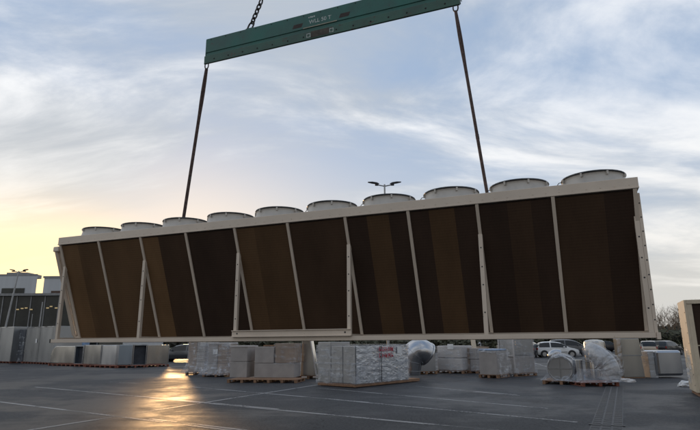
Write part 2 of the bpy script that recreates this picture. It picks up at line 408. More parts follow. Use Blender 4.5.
S.cycles.max_bounces = 8; S.cycles.transparent_max_bounces = 12

# ------------------------------------------------------------------ ground
def sheet(name, pts, z, m, kind='structure', parent=None):
    mb = MB(); mb.add([(p[0], p[1], z) for p in pts], [tuple(range(len(pts)))])
    o = mb.build(name, m, parent)
    me = o.data
    if me.polygons[0].normal.z < 0: me.flip_normals()
    if kind: o['kind'] = kind
    return o
sheet('ground', [(-1500, -1500), (1500, -1500), (1500, 1500), (-1500, 1500)], -.008, 'ground_far')
sheet('car_park', [(-110, -60), (130, -60), (130, 92), (-110, 92)], 0, 'asphalt')
# painted bay lines, one object: markings of the ground
LN = [((0,402),(178,424),.5,3), ((31,430),(317,385),1.5,0), ((35,387),(178,400),0,4), ((150,398),(329,415),0,2.5),
      ((192,387),(329,399),0,1.5), ((150,419),(242,430),0,4), ((110,382),(140,383.3),0,0), ((300,396.5),(450,410.5),.2,3),
      ((300,412),(434,424.5),.5,3), ((317,388),(478,402.4),0,2), ((400,385),(478,391.5),0,1.5), ((450,390),(508,394.8),0,.4),
      ((560,378),(552,360),0,0)]
mk = MB()
for i, (a, b, e0, e1) in enumerate(LN):
    A, B = G(*a), G(*b); t = (B-A).normalized(); n = Vector((-t.y, t.x, 0))
    A = A-t*e0; B = B+t*e1; w = .055
    ns = max(2, int((B-A).length/.4)); z = .004+.0012*(i % 2)
    q = [A+(B-A)*k/ns for k in range(ns+1)]
    vs = []
    for p in q:
        j = .006*mnoise.noise(p*2.3)
        vs += [(p-n*(w+j))+Vector((0,0,z)), (p+n*(w+j))+Vector((0,0,z))]
    mk.add(vs, [(2*k, 2*k+2, 2*k+3, 2*k+1) for k in range(ns)])
o = mk.build('parking_markings', 'line', normals=False); o['kind'] = 'structure'
for p in o.data.polygons:
    if p.normal.z < 0: o.data.flip_normals(); break
# old bay lines further off, between the cars
mk = MB()
for (a, b) in (((600,366),(655,357)), ((530,362),(552,368)), ((500,356.5),(545,360)), ((575,366),(640,372))):
    A, B = G(*a), G(*b); t = (B-A).normalized(); n = Vector((-t.y, t.x, 0))*.06
    mk.add([A-n+Vector((0,0,.004)), B-n+Vector((0,0,.004)), B+n+Vector((0,0,.004)), A+n+Vector((0,0,.004))], [(0,1,2,3)])
o = mk.build('bay_markings', 'line'); o['kind'] = 'structure'

# drainage grating strip
d0, d1, d2, d3 = G(603.5,396), G(622,396), G(591,430), G(621,430)
cA, cB = (d2+d3)/2, (d0+d1)/2; t = (cB-cA).normalized(); n = Vector((t.y, -t.x, 0))
ang = math.atan2(t.y, t.x)
Ld = (cB-cA).length+3.6+.8; st = cA-t*.8-n*0
root = empty('drainage_grating', st, ang, 'long iron drain grating strip set in the wet asphalt, cells in three columns', 'drain')
wd = .56
mb = MB(); mb.span((0, -wd/2, .001), (Ld, wd/2, .005)); mb.build('mortar_bed', 'joint', root)
mb = MB(); cw = wd/3
k = 0; x = .01
while x < Ld-.29:
    for c in range(3):
        mb.span((x, -wd/2+c*cw+.02, .004), (x+.27, -wd/2+(c+1)*cw-.02, .010+.001*random.random()))
    x += .31; k += 1
mb.build('cast_iron_cell', 'paver', root, .003)['kind'] = 'stuff'
mb = MB(); mb.span((1.35, -wd/2-.04, .008), (1.43, wd/2+.04, .016)); mb.build('cross_bar', 'black', root)

# ------------------------------------------------------------------ air cooler unit
PIT = 1.2; YAW = -.383; H = 2.1336; ST = .8368; S0 = .1894; FH = .176; DEP = 2.3; LEN = 12.0
def make_fan(root, x, y, z, first=None):
    if first:
        c = copy_tree(first, root); c.location = (x, y, z); return c
    mb = MB()
    mb.lathe([(.56,0),(.545,.03),(.515,.10),(.500,.165),(.504,.195),(.512,.205),(.512,.217),(.49,.217),(.48,.17),(.488,.06),(.50,0)], n=48)
    f = mb.build('fan', 'fan', root, smooth=True); f.location = (x, y, z); f.scale = (.97, .97, 1)
    g = MB()
    for i, rr in enumerate((.12,.18,.24,.30,.36,.42,.47,.505)):
        zz = .222+.05*(1-(rr/.51)**2)
        pts = [(rr*math.cos(2*math.pi*k/32), rr*math.sin(2*math.pi*k/32), zz) for k in range(33)]
        g.tube(pts, .005 if rr < .5 else .020, 6, False)
    for k in range(12):
        a = 2*math.pi*k/12
        pts = [(q*math.cos(a), q*math.sin(a), .222+.05*(1-(q/.51)**2)) for q in (.1, .2, .3, .4, .505)]
        g.tube(pts, .006, 4, False)
    g.build('fan_guard', 'guard', f)
    h = MB(); h.lathe([(0.001,.10),(.11,.10),(.13,.14),(.13,.19),(.11,.21),(.001,.215)], n=20)
    h.build('motor_hub', 'black', f, smooth=True)
    b = MB()
    for k in range(6):
        a = 2*math.pi*k/6
        m3 = Matrix.Rotation(a, 3, 'Z')@Matrix.Rotation(R(28), 3, 'X')
        b.box(m3@Vector((.30,0,0))+Vector((0,0,.11)), (.34,.17,.012), mtx=m3)
    b.build('fan_blades', 'black', f)
    c = MB()
    c.tube([(-.50,-.06,.21), (-.555,-.07,.20), (-.60,-.08,.14), (-.645,-.09,.06), (-.66,-.09,0)], .007, 5)
    c.build('power_cable', 'black', f)
    br = MB()
    for k in range(8):
        a = 2*math.pi*(k+.5)/8; m3 = Matrix.Rotation(a, 3, 'Z')
        br.box(m3@Vector((.513,0,.19)), (.04,.03,.06), mtx=m3)
    br.build('guard_clip', 'fan', f)['kind'] = 'stuff'
    return f

BAYS = [[(0,.45,'fin_backlit'),(.45,1,'fin_part_backlit')], [(0,1,'fin_part_backlit')],  # bands paint sunlight seen through the fins into the coil colour
        [(0,.38,'fin_backlit'),(.38,1,'fin_soft')], [(0,1,'fin_dark')],
        [(0,.36,'fin_part_backlit'),(.36,1,'fin_mid')], [(0,1,'fin_soft')],
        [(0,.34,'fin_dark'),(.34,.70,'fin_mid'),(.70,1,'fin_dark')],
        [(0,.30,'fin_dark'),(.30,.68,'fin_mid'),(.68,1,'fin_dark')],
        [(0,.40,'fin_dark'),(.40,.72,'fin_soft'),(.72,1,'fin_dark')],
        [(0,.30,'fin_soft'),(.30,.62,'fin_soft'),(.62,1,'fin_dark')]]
FM = ['fin_dark', 'fin_soft', 'fin_mid', 'fin_part_backlit', 'fin_backlit']
def make_unit(loc, yaw, label, cat, bays, name='air_cooler', paint='beige', group=None, panel=True, channel=(4, 6), bands=BAYS, posts=None):
    n = len(bays); LX = n*PIT
    root = empty(name, loc, yaw, label, cat, group)
    yy = lambda h: ST*(1-h/H)                      # coil face depth at height h (top = outer edge)
    # fan deck with fascia
    mb = MB()
    mb.span((-.03, -.03, H), (LX+.03, DEP+.03, H+FH))
    mb.build('fan_deck', paint, root, .006)
    mb = MB(); mb.span((-.032, -.038, H+.004), (LX+.032, -.0305, H+.022))
    for i in range(int(LX/.2)):
        mb.tube([(.1+i*.2, -.0305, H+.06), (.1+i*.2, -.037, H+.06)], .007, 6)
    mb.build('fascia_flange', paint, root)
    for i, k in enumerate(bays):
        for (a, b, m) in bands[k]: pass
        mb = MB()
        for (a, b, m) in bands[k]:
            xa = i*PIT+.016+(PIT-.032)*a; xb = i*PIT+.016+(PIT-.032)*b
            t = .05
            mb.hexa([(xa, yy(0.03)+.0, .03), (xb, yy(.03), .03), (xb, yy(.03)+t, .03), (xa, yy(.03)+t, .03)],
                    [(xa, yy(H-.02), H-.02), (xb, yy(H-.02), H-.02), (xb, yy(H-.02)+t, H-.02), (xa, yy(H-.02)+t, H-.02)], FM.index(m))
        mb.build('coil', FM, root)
    for i in range(n+1):
        x = i*PIT; w = .027
        x = min(max(x, w), LX-w)
        mb = MB(); p = .028
        mb.hexa([(x-w, yy(0)-p, 0), (x+w, yy(0)-p, 0), (x+w, yy(0)+.08, 0), (x-w, yy(0)+.08, 0)],
                [(x-w, -p+.0, H-.002), (x+w, -p, H-.002), (x+w, .08, H-.002), (x-w, .08, H-.002)])
        mb.build('coil_post', paint, root, .003)
    mb = MB(); mb.hexa([(.035, ST-.02, 0), (LX-.035, ST-.02, 0), (LX-.035, ST+.06, 0), (.035, ST+.06, 0)],
                       [(.035, ST-.032, .03), (LX-.035, ST-.032, .03), (LX-.035, ST+.048, .03), (.035, ST+.048, .03)])
    mb.build('coil_sill', paint, root)
    # rear coil bank, mirrored
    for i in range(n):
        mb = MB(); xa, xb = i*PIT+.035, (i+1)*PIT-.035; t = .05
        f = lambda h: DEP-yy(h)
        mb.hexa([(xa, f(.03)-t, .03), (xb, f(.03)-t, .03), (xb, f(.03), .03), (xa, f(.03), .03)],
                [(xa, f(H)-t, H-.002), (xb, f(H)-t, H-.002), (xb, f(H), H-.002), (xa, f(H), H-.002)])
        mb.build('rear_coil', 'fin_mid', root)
    for i in range(0, n+1, 2):
        x = min(max(i*PIT, .035), LX-.035)
        for side in (0, 1):
            ends = posts == 'full' or i in (0, n)
            hz = H*(1-S0/ST)+.0
            top = H-.004 if (i == n and side == 0) else hz
            y = S0 if side == 0 else DEP-S0
            mb = MB()
            # folded channel leg: web and two flanges
            mb.span((x-.034, y-.035, -.0), (x+.034, y-.028, top))
            mb.span((x-.034, y-.028, -.0), (x-.027, y+.03, top-.02))
            mb.span((x+.027, y-.028, -.0), (x+.034, y+.03, top-.02))
            o = mb.build('leg', paint, root)
            if side == 0:
                b2 = MB()
                for hh in (.35, .8, 1.1, 1.42):
                    b2.tube([(x, y-.034, hh), (x, y-.0365, hh)], .013, 8)
                b2.build('bolt_hole', 'black', o)['kind'] = 'stuff'
        mb = MB(); mb.span((x-.05, S0+.04, -.075), (x+.05, DEP-S0-.04, -.001)); mb.build('cross_member', paint, root)
        mb = MB(); mb.bar((x, S0+.0, .02), (x, ST, .02), .05, .03); mb.build('foot_bracket', paint, root)
    mb = MB(); mb.span((-.12, S0-.04, -.078), (LX+.02, S0+.035, -.002)); o = mb.build('bottom_rail', paint, root, .004)
    mb = MB(); mb.span((-.15, S0-.045, -.082), (-.1205, S0+.04, .002)); mb.build('rail_cap', 'black', root)
    mb = MB(); mb.span((-.02, DEP-S0-.035, -.078), (LX+.02, DEP-S0+.04, -.002)); mb.build('bottom_rail', paint, root, .004)
    mb = MB(); mb.span((.06, ST+.07, -.06), (LX-.06, DEP-ST-.07, .02)); mb.build('drain_pan', paint, root)
    if channel:
        xa, xb = channel[0]*PIT-.04, channel[1]*PIT+.06
        mb = MB(); mb.span((xa, S0-.075, 0.002), (xb, S0-.045, .125)); mb.span((xa, S0-.045, .118), (xb, S0-.036, .125))
        mb.span((xa, S0-.10, .0), (xb, S0-.0755, .014)); mb.span((xa, S0-.10, .111), (xb, S0-.0755, .125))
        o = mb.build('lifting_channel', paint, root, .002)
        b2 = MB()
        for xx in (xa+.12, xb-.12):
            b2 = MB(); b2.tube([(xx, S0-.074, .065), (xx, S0-.079, .065)], .016, 10); b2.build('bolt_hole', 'black', o)
    # end plates and pipe headers
    for sx, x in ((-1, -.004), (1, LX+.004)):
        if panel:
            mb = MB(); x2 = x+sx*.012
            P4 = [(.10, H-.004), (DEP-.10, H-.004), (DEP-ST-.05, .0), (ST+.07, .0)]
            mb.add([(x, a, b) for a, b in P4]+[(x2, a, b) for a, b in P4],
                   [(0,1,2,3), (7,6,5,4), (0,4,5,1), (1,5,6,2), (2,6,7,3), (3,7,4,0)])
            mb.build('end_plate', paint, root)
    mb = MB(); mb.tube([(-.15, .05, H-.10), (-.15, ST-.05, .12), (-.12, ST, .04), (-.02, ST+.02, .04)], .045, 12); mb.build('pipe_header', paint, root, smooth=True)
    mb = MB(); mb.span((-.21, -.0, H-.14), (-.035, .13, H-.02)); mb.build('header_bracket', paint, root, .02)
    mb = MB(); mb.bar((-.075, .04, H-.02), (-.075, ST+.04, .02), .07, .02); mb.build('header_guard', paint, root)
    if panel:
        mb = MB(); mb.span((LX+.001, S0-.0335, -.002), (LX+.050, S0+.06, H-.03)); o = mb.build('end_post', paint, root, .005)
        b2 = MB()
        for k in range(9): b2.tube([(LX+.028, S0-.033, .18+k*.22), (LX+.028, S0-.036, .18+k*.22)], .011, 8)
        b2.build('bolt_hole', 'black', o)['kind'] = 'stuff'
        mb = MB(); mb.span((LX+.022, .12, -.10), (LX+.075, .30, -.003)); mb.build('foot_bracket', paint, root, .004)
    # fans
    first = None
    for i in range(n):
        f = make_fan(root, (i+.5)*PIT+.05, .66, H+FH, first)
        if not first: first = f
    for i in range(n):
        make_fan(root, (i+.5)*PIT+.05, 1.72, H+FH, first)
    for xx in (2.1*1.2, 8.05*1.2):
        if xx < LX:
            mb = MB()
            mb.span((xx-.05, 1.10, H+FH), (xx+.05, 1.20, H+FH+.01)); mb.span((xx-.012, 1.11, H+FH+.01), (xx+.012, 1.19, H+FH+.09))
            mb.build('lifting_lug', paint, root)
    return root
U0 = Vector((-6.7689, 12.3598, EYE+.1095))
unit = make_unit(U0, YAW, 'very long beige air cooler with ten coil bays, hanging from the green beam', 'air cooler', list(range(10)))
lx = lambda x, y, z: U0+Matrix.Rotation(YAW, 3, 'Z')@Vector((x, y, z))

# second unit at the right edge, standing on the ground, one end towards us
nc = G(697.5, 396.5); fc = G(689.2, 391.8)
root2 = None
def small_unit():
    e = (fc-nc); e.z = 0
    wid = e.length*.88; et = e.normalized()
    rz = math.atan2(-et.x, et.y)              # local +y runs along the end face
    root = empty('coil_cabinet', (nc.x, nc.y, 0), rz, 'cream framed coil cabinet standing on the ground at the right edge, black coil facing us', 'air cooler')
    h = AT(684, 300, nc.y).z
    LX = 3.6
    mb = MB(); mb.span((0, 0, .1), (.07, wid, h)); mb.build('end_panel', 'pale', root, .006)
    o = MB()
    for k in range(16): o.box((-.004, .10+(wid-.2)*(k % 2), .3+k*.15), (.01, .025, .025))
    o.build('rivet', 'steel', root)['kind'] = 'stuff'
    mb = MB(); mb.span((.0705, .0, .1), (.20, .05, h-.1205)); mb.build('front_post', 'pale', root, .004)
    mb = MB(); mb.span((.0705, -.02, h-.12), (LX, wid, h)); mb.build('top_cover', 'pale', root, .006)
    mb = MB(); mb.span((.0705, 0, 0.1), (LX, wid, .22)); mb.build('base_frame', 'pale', root, .006)
    for k in range(3):
        mb = MB(); xa = .2+k*1.12
        mb.span((xa+.002, .04, .2205), (xa+1.08, .09, h-.1205)); mb.build('coil', 'fin_dark', root)
        mb = MB(); mb.span((xa+1.081, .0, .2205), (xa+1.119, .09, h-.1205)); mb.build('coil_post', 'pale', root)
    mb = MB(); mb.span((.2, .015, 1.42), (LX, .035, 1.45)); mb.build('cross_rod', 'pale', root)
    for xx in (.1, 1.7, 3.4):
        mb = MB(); mb.span((xx-.05, .02, 0), (xx+.05, wid-.02, .0995)); mb.build('skid', 'wood', root)
    mb = MB()
    for k in range(9):      # dangling torn film on the end face
        y0 = .1+(wid-.5)*random.random(); z0 = .25+1.3*random.random()
        w = .08+.2*random.random(); hh = .2+.3*random.random()
        mb.add([(-.015, y0, z0), (-.02-.04*random.random(), y0+w, z0+.05), (-.03-.05*random.random(), y0+w*.9, z0+hh), (-.012, y0+.04, z0+hh*.9)], [(0,1,2,3)])
        mb.build('torn_film', 'thick_film', root, normals=False); mb = MB()
    return root
root2 = small_unit()

# ------------------------------------------------------------------ spreader beam with slings and chains
SB = 1.15
BZ = 6.74                                 # underside of the beam above the unit's base plane
bx0, bx1 = 2.50*PIT, 7.80*PIT
bc = lx((bx0+bx1)/2, SB, BZ); BL = bx1-bx0
beam = empty('spreader_beam', bc, YAW, 'dark green steel spreader beam with white lettering, hanging level above the long cooler', 'lifting beam')
hl = BL/2
mb = MB(); mb.span((-hl, -.115, .235), (hl, .115, .62)); mb.build('upper_girder', 'green', beam, .008)
mb = MB(); mb.span((-hl+.01, -.099, .06), (hl-.01, .085, .2345)); mb.build('web', 'green', beam)
mb = MB(); mb.span((-hl, -.15, -.085), (hl, -.10, .125)); lowf = mb.build('lower_flange', 'green_low', beam, .008)
mb = MB(); mb.span((-hl-.012, -.10, .125), (-hl-.0005, .10, .60)); mb.build('end_plate', 'green', beam)
mb = MB(); mb.span((hl+.0005, -.10, .125), (hl+.012, .10, .60)); mb.build('end_plate', 'green', beam)
mb = MB()
nh = 15
for i in range(nh):
    x = -hl+.3+i*(BL-.6)/(nh-1)
    mb.tube([(x, -.149, .0), (x, -.1525, .0)], .020, 10)
mb.build('bolt_hole', 'hole', beam)['kind'] = 'stuff'
mb = MB()
for i in range(nh):
    x = -hl+.15+i*(BL-.3)/(nh-1)
    mb.tube([(x, -.114, .575), (x, -.1175, .575)], .014, 8)
mb.build('bolt_head', 'hole', beam)['kind'] = 'stuff'
def bx_of(px, py, zz):      # local x on the beam's near face under a spot of the photo
    r_ = ray(px, py); best = None
    for k in range(1200):
        x = -hl+BL*k/1199; p = beam.location+Matrix.Rotation(YAW, 3, 'Z')@Vector((x, -.12, zz))-Vector((0, 0, EYE))
        e = abs(p.x*r_.y-p.y*r_.x)
        if best is None or e < best[0]: best = (e, x)
    return best[1]
for px, py in ((297.5, 29), (344.5, 18)):
    x = bx_of(px, py, .33)
    mb = MB(); mb.add([(x-.14, -.1165, .30), (x+.10, -.1165, .30), (x+.14, -.1165, .40), (x-.10, -.1165, .40),
                       (x-.14, -.112, .30), (x+.10, -.112, .30), (x+.14, -.112, .40), (x-.10, -.112, .40)],
                      [(0,1,2,3),(7,6,5,4),(0,4,5,1),(1,5,6,2),(2,6,7,3),(3,7,4,0)])
    mb.build('fork_pocket', 'pocket', beam)
xa, xb = bx_of(303, 33, .26), bx_of(337, 26, .26)
mb = MB(); mb.span((xa, -.121, .238), (xb, -.1155, .262)); mb.build('tan_strip', 'tan_mark', beam)
xa2, xb2 = bx_of(309, 37, .1), bx_of(332, 30, .1)
mb = MB(); mb.span((xa2+.06, -.1535, -.06), (xb2-.06, -.1505, .10)); mb.build('brown_patch', 'patch', beam)
for x in (xa2, xb2):
    mb = MB()
    for (a, b, c, d) in ((-.05, -.035, .05, -.02), (-.05, .05, .05, .065), (-.05, -.02, -.035, .05), (.035, -.02, .05, .05)):
        mb.span((x+a, -.1545, b), (x+c, -.1512, d))
    mb.build('square_mark', 'white_mark', beam)
def text(s, x, z, size, name, m, parent, y):
    cu = bpy.data.curves.new(name, 'FONT'); cu.body = s; cu.size = size; cu.extrude = .001; cu.align_x = 'CENTER'; cu.offset = .0015
    o = bpy.data.objects.new('tmp', cu); COL.objects.link(o)
    dg = bpy.context.evaluated_depsgraph_get(); me = bpy.data.meshes.new_from_object(o.evaluated_get(dg))
    bpy.data.objects.remove(o)
    t = bpy.data.objects.new(name, me); COL.objects.link(t); t.parent = parent
    me.materials.clear(); me.materials.append(M[m])
    t.location = (x, y, z); t.rotation_euler = (math.pi/2, 0, 0); return t
xt = bx_of(320, 23, .38)
text('WLL 50 T', xt, .335, .135, 'lettering', 'white_mark', beam, -.1172)
text('abc', xt-.22, .50, .065, 'small_lettering', 'white_mark', beam, -.1172) if False else None
mb = MB()
for k in range(4): mb.span((xt-.30+k*.045, -.1185, .485), (xt-.266+k*.045, -.1155, .515+.008*(k % 2)))
mb.build('small_white_stamp', 'white_mark', beam)

def shackle(mbx, p, d, s=1.):      # bow shackle with its pin at p, bow towards d
    d = d.normalized(); u = Matrix.Rotation(YAW, 3, 'Z')@Vector((1, 0, 0))
    pts = []
    for k in range(13):
        a = math.pi*k/12
        pts.append(p+u*(.055*s*math.cos(a)*(1+.25*math.sin(a)))+d*(.04*s+.13*s*math.sin(a)))
    pts = [p+u*.055*s-d*.015*s]+pts+[p-u*.055*s-d*.015*s]
    mbx.tube(pts, .017*s, 8)
    mbx.tube([p+u*.085*s, p-u*.085*s], .018*s, 8)
ends = [(-hl+.07, 2.1*PIT), (hl-.09, 8.05*PIT)]
labs = ['left brown lifting sling from the beam end down to the third fan', 'right brown lifting sling from the beam end down between the last fans']
for (xb_, xu), lab in zip(ends, labs):
    top = beam.location+Matrix.Rotation(YAW, 3, 'Z')@Vector((xb_, -.125, -.085))
    bot = lx(xu, SB, H+FH+.08)
    root = empty('lifting_sling', bot, 0, lab, 'sling', 'brown slings between beam and cooler')
    d = bot-top
    sh = MB(); shackle(sh, top-bot+Vector((0,0,.015)), Vector((0,0,-1)), .9); sh.build('shackle', 'steel', root, smooth=True)
    a = top-bot+Vector((0,0,-.13))
    dn = (-a).normalized(); side = dn.cross(Vector((0,1,0))).normalized()
    for sg in (-1, 1):
        pts = []
        for k in range(15):
            q = k/14; off = .016*math.sin(min(1, q*3.2)*math.pi)+.008 if q < .3 else .009
            pts.append(a*(1-q)+side*sg*off*.85+Vector((0, sg*.012, 0)))
        m2 = MB(); m2.tube(pts, .028, 7); m2.build('sling_strand', 'sling', root, smooth=True)
    m2 = MB(); pm = a*.33; m2.tube([pm-dn*.05, pm+dn*.05], .036, 8); m2.build('sling_keeper', 'steel', root, smooth=True)
# hoisting chains up to the crane hook (hook itself far above the frame)
hook = beam.location+Vector((0, 0, 5.2))
tops = [bx_of(251.5, 33, .6)-.13, -bx_of(251.5, 33, .6)+.13]
for xt_, lab in zip(tops, ['dark hoisting chain with shackle on top of the beam, towards its left end', 'second hoisting chain on top of the beam, towards its right end']):
    p0 = beam.location+Matrix.Rotation(YAW, 3, 'Z')@Vector((xt_, -.02, .66))
    root = empty('hoisting_chain', p0, 0, lab, 'chain', 'hoisting chains above the beam')
    d = (hook-p0).normalized()
    m2 = MB(); rm = Matrix.Rotation(YAW, 3, 'Z')
    m2.box((0, 0, -.02), (.20, .03, .10), YAW); m2.build('pad_eye', 'green', root)
    m2 = MB(); shackle(m2, Vector((0,0,0)), d, 1.25); m2.build('shackle', 'steel', root, smooth=True)
    m2 = MB(); pos = d*.24; u = rm@Vector((1,0,0)); w = d.cross(u).normalized(); u = w.cross(d).normalized()
    for k in range(5):
        aa, bb = (u, w) if k % 2 else (w, u)
        pts = []
        for j in range(13):
            a = 2*math.pi*j/12
            pts.append(pos+d*.085*math.cos(a)+aa*.052*math.sin(a))
        m2.tube(pts, .019, 7, False); pos = pos+d*.125
    m2.build('chain_links', 'steel', root, smooth=True)
    for sg in (-1, 1):
        m2 = MB(); q0 = pos-d*.06+u*sg*.03
        q1 = (hook-p0)+u*sg*.05
        ln = []
        for k in range(60):
            ln.append(q0+(q1-q0)*k/59)
        m2.tube(ln, .014, 6); m2.build('wire_rope', 'steel', root, smooth=True)
hb = empty('crane_hook', hook, YAW, 'crane hook block above the beam, out of the picture', 'hook')
m2 = MB(); m2.span((-.25, -.15, .25), (.25, .15, 1.0)); m2.build('hook_block', 'steel', hb, .03)
m2 = MB(); pts = [(.0, 0, .25), (0, 0, .1)]+[(.14*math.sin(a), 0, -.05+.14*math.cos(a)) for a in [R(20*k) for k in range(0, 14)]]
m2.tube(pts, [.05]*2+[.045]*14, 10); m2.build('hook', 'steel', hb, smooth=True)
m2 = MB()
for sx in (-.1, .1): m2.tube([(sx, 0, 1.0), (sx, 0, 30)], .014, 6)
m2.build('hoist_rope', 'steel', hb)

# ------------------------------------------------------------------ goods on the ground
def spot(pxl, pyl, pxr, pyr, pytop, depth):
    """base-centre, angle, width, depth, height for a box whose front foot runs between two photo spots"""
    A, B = G(pxl, pyl), G(pxr, pyr); t = (B-A); w = t.length; rz = math.atan2(t.y, t.x)
    n = Vector((-t.y, t.x, 0)).normalized()
    c = (A+B)/2+n*depth/2
    top = AT((pxl+pxr)/2, pytop, ((A+B)/2).y).z
    return c, rz, w, depth, top
def pallet(c, rz, w, d, label, m='wood', h=.14):
    root = empty('wooden_pallet', (c.x, c.y, 0), rz, label, 'pallet', 'pallets under the goods')
    mb = MB(); nb = max(5, int(d/.16)); bw = d/nb
    for k in range(nb):
        mb.box((0, -d/2+bw*(k+.5), h-.011), (w, bw*.8, .022), rz=random.uniform(-.004, .004))
    mb.build('top_boards', m, root)
    ns = max(3, int(w/.55)+1)
    for k in range(ns):
        x = -w/2+.06+(w-.12)*k/(ns-1)
        mb = MB()
        for j in (-1, 0, 1): mb.box((x, j*(d/2-.07), h/2-.001), (.11, .13, h-.052))
        mb.box((x, 0, .0125), (.11, d, .021)); mb.box((x, 0, h-.031), (.11, d, .016))
        mb.build('runner', m, root)
    return root
def noisy_shell(mb, w, d, h, z0, flare=.0, amp=.03, seed=0, res=.09, top=True, taper=0.):
    """stretch film: fine grid round a box, wavy, optionally flaring out at the foot"""
    nx, ny, nz_ = max(4, int(w/res)), max(4, int(d/res)), max(4, int(h/res))
    ring = []
    for i in range(nx): ring.append((-w/2+w*i/nx, -d/2, 0, -1))
    for i in range(ny): ring.append((w/2, -d/2+d*i/ny, 1, 0))
    for i in range(nx): ring.append((w/2-w*i/nx, d/2, 0, 1))
    for i in range(ny): ring.append((-w/2, d/2-d*i/ny, -1, 0))
    n = len(ring); vs = []
    for k in range(nz_+1):
        q = k/nz_; z = z0+h*q
        fl = flare*max(0, 1-q*2.2)**1.6
        for (x, y, ax, ay) in ring:
            nn = mnoise.noise(Vector((x*2.5+seed, y*2.5, z*1.6+ax)))*amp*.8+abs(mnoise.noise(Vector((x*7+seed+z*3, y*7, z*2))))*amp*.35
            s = 1-taper*q
            L2 = math.hypot(x, y)
            rx, ry = x/L2, y/L2
            fold = fl*(1+.5*math.sin((x-y)*17+seed))
            vs.append((x*s+ax*(nn+.012)+rx*fold, y*s+ay*(nn+.012)+ry*fold, z))
    fs = []
    for k in range(nz_):
        for i in range(n): fs.append((k*n+i, k*n+(i+1) % n, (k+1)*n+(i+1) % n, (k+1)*n+i))
    o = len(vs)
    if top:
        vs.append((0, 0, z0+h+.02))
        for i in range(n): fs.append((nz_*n+i, nz_*n+(i+1) % n, o))
    mb.add(vs, fs)
def goods(name, sp, label, cat, mats, tiers=1, z0=.14, group=None, wrap=False, flare=.05, cols=1, lid=None, sticker=None, pal='wood', pal_label=None, pal_size=None, bevel=.012, amp=.03, seams=False):
    c, rz, w, d, h = sp
    if pal:
        pw, pd = pal_size or (w+.1, d+.06)
        pallet(c, rz, pw, pd, pal_label or ('wooden pallet carrying the '+label), pal)
    root = empty(name, (c.x, c.y, z0), rz, label, cat, group)
    H_ = h-z0
    zs = [0, H_] if tiers == 1 else ([0]+[H_*k/tiers for k in range(1, tiers)]+[H_])
    pc = 'carton' if len(zs) > 2 or cols > 1 else 'body'
    for k in range(len(zs)-1):
        for j in range(cols):
            mb = MB(); m = mats[(k*cols+j) % len(mats)]
            xa = -w/2+w*j/cols; xb = -w/2+w*(j+1)/cols
            ins = .008+.01*random.random()
            mb.span((xa+ins, -d/2+ins, zs[k]+.001), (xb-ins, d/2-ins, zs[k+1]-.012))
            o = mb.build(pc, m, root, bevel)
            if lid and k == len(zs)-2:
                m2 = MB(); m2.span((xa-.005, -d/2-.012, zs[k+1]-.0115-lid), (xb+.005, d/2+.012, zs[k+1]+.004)); m2.build('lid', 'lightbox', o, .005)
    if sticker:
        sx, sz, sw, sh = sticker
        mb = MB(); mb.span((sx-sw/2, -d/2-.022, sz-sh/2), (sx+sw/2, -d/2-.017, sz+sh/2)); mb.build('sticker', 'paper', root)
    if seams:
        mb = MB()
        for k in range(3):
            x = -w/2+.04+k*(w-.08)/2; mb.box((x, -d/2-.008, H_/2), (.03, .012, H_-.05))
        for z in (.04, H_-.04): mb.box((0, -d/2-.0135, z), (w, .02, .06))
        mb.build('frame_profile', 'galv', root)
    if wrap:
        mb = MB(); noisy_shell(mb, w+.03, d+.03, H_+.03, -.05, flare, amp, random.random()*50)
        mb.build('plastic_wrap', 'thick_film' if flare > .1 else 'film', root, smooth=True)
    return root
def band(root, w, d, z, hgt=.05):
    mb = MB(); mb.span((-w/2-.03, -d/2-.03, z), (w/2+.03, d/2+.03, z+hgt)); return mb.build('binding_tape', 'film', root)

# far left: grey air-handling modules
goods('grey_module', spot(-16, 362.5, 9.5, 363.3, 327, 2.2), 'big grey sheet-metal module at the left edge of the picture', 'machine module', ['galv_dull'], pal='redwood', pal_label='reddish pallet under the grey module at the left edge', seams=True, flare=0, amp=.015)
goods('shade_painted_module', spot(12, 363, 21.5, 363.2, 329.5, 1.6), 'upright module squeezed between two big grey ones, its shaded face painted black', 'box', ['duct_shade'], pal='redwood', pal_label='reddish pallet under the shade-black module between grey modules', wrap=True, flare=0, amp=.05)  # black colour paints the shade on this module's open face
c, rz, w, d, h = spot(22.5, 363.3, 51.5, 364.6, 326.5, 2.3)
goods('grey_module', (c, rz, w, d, h), 'big grey sheet-metal module with a small white sticker, left of the curved duct', 'machine module', ['galv_dull'], sticker=(-.55, 1.75, .30, .34), pal='redwood', pal_label='reddish pallet under the grey module with the sticker', seams=True, flare=0, amp=.015)
# blue tarp and round collar behind
c, rz, w, d, h = spot(57, 361, 73, 361.3, 335, 1.6)
g_ = goods('tarped_box', (c, rz, w, d, h), 'box under a light blue tarp behind the curved duct', 'box', ['blue_tarp'], pal=None, z0=0, wrap=False, bevel=.06)
root = empty('round_duct_collar', (c.x+.3, c.y-.1, h), rz, 'round metal duct collar standing upright on the blue tarp', 'duct')
mb = MB(); mx_ = Matrix.Rotation(math.pi/2, 3, 'X')
mb.lathe([(.36,-.12),(.40,-.12),(.40,.12),(.36,.12),(.36,-.12)], (0,0,.40), 28, mtx=mx_); mb.build('collar_ring', 'galv', root, smooth=True)
mb = MB(); mb.lathe([(.001,0),(.355,0)], (0,0,.40), 28, mtx=mx_); mb.build('blanking_disc', 'grey_panel', root)

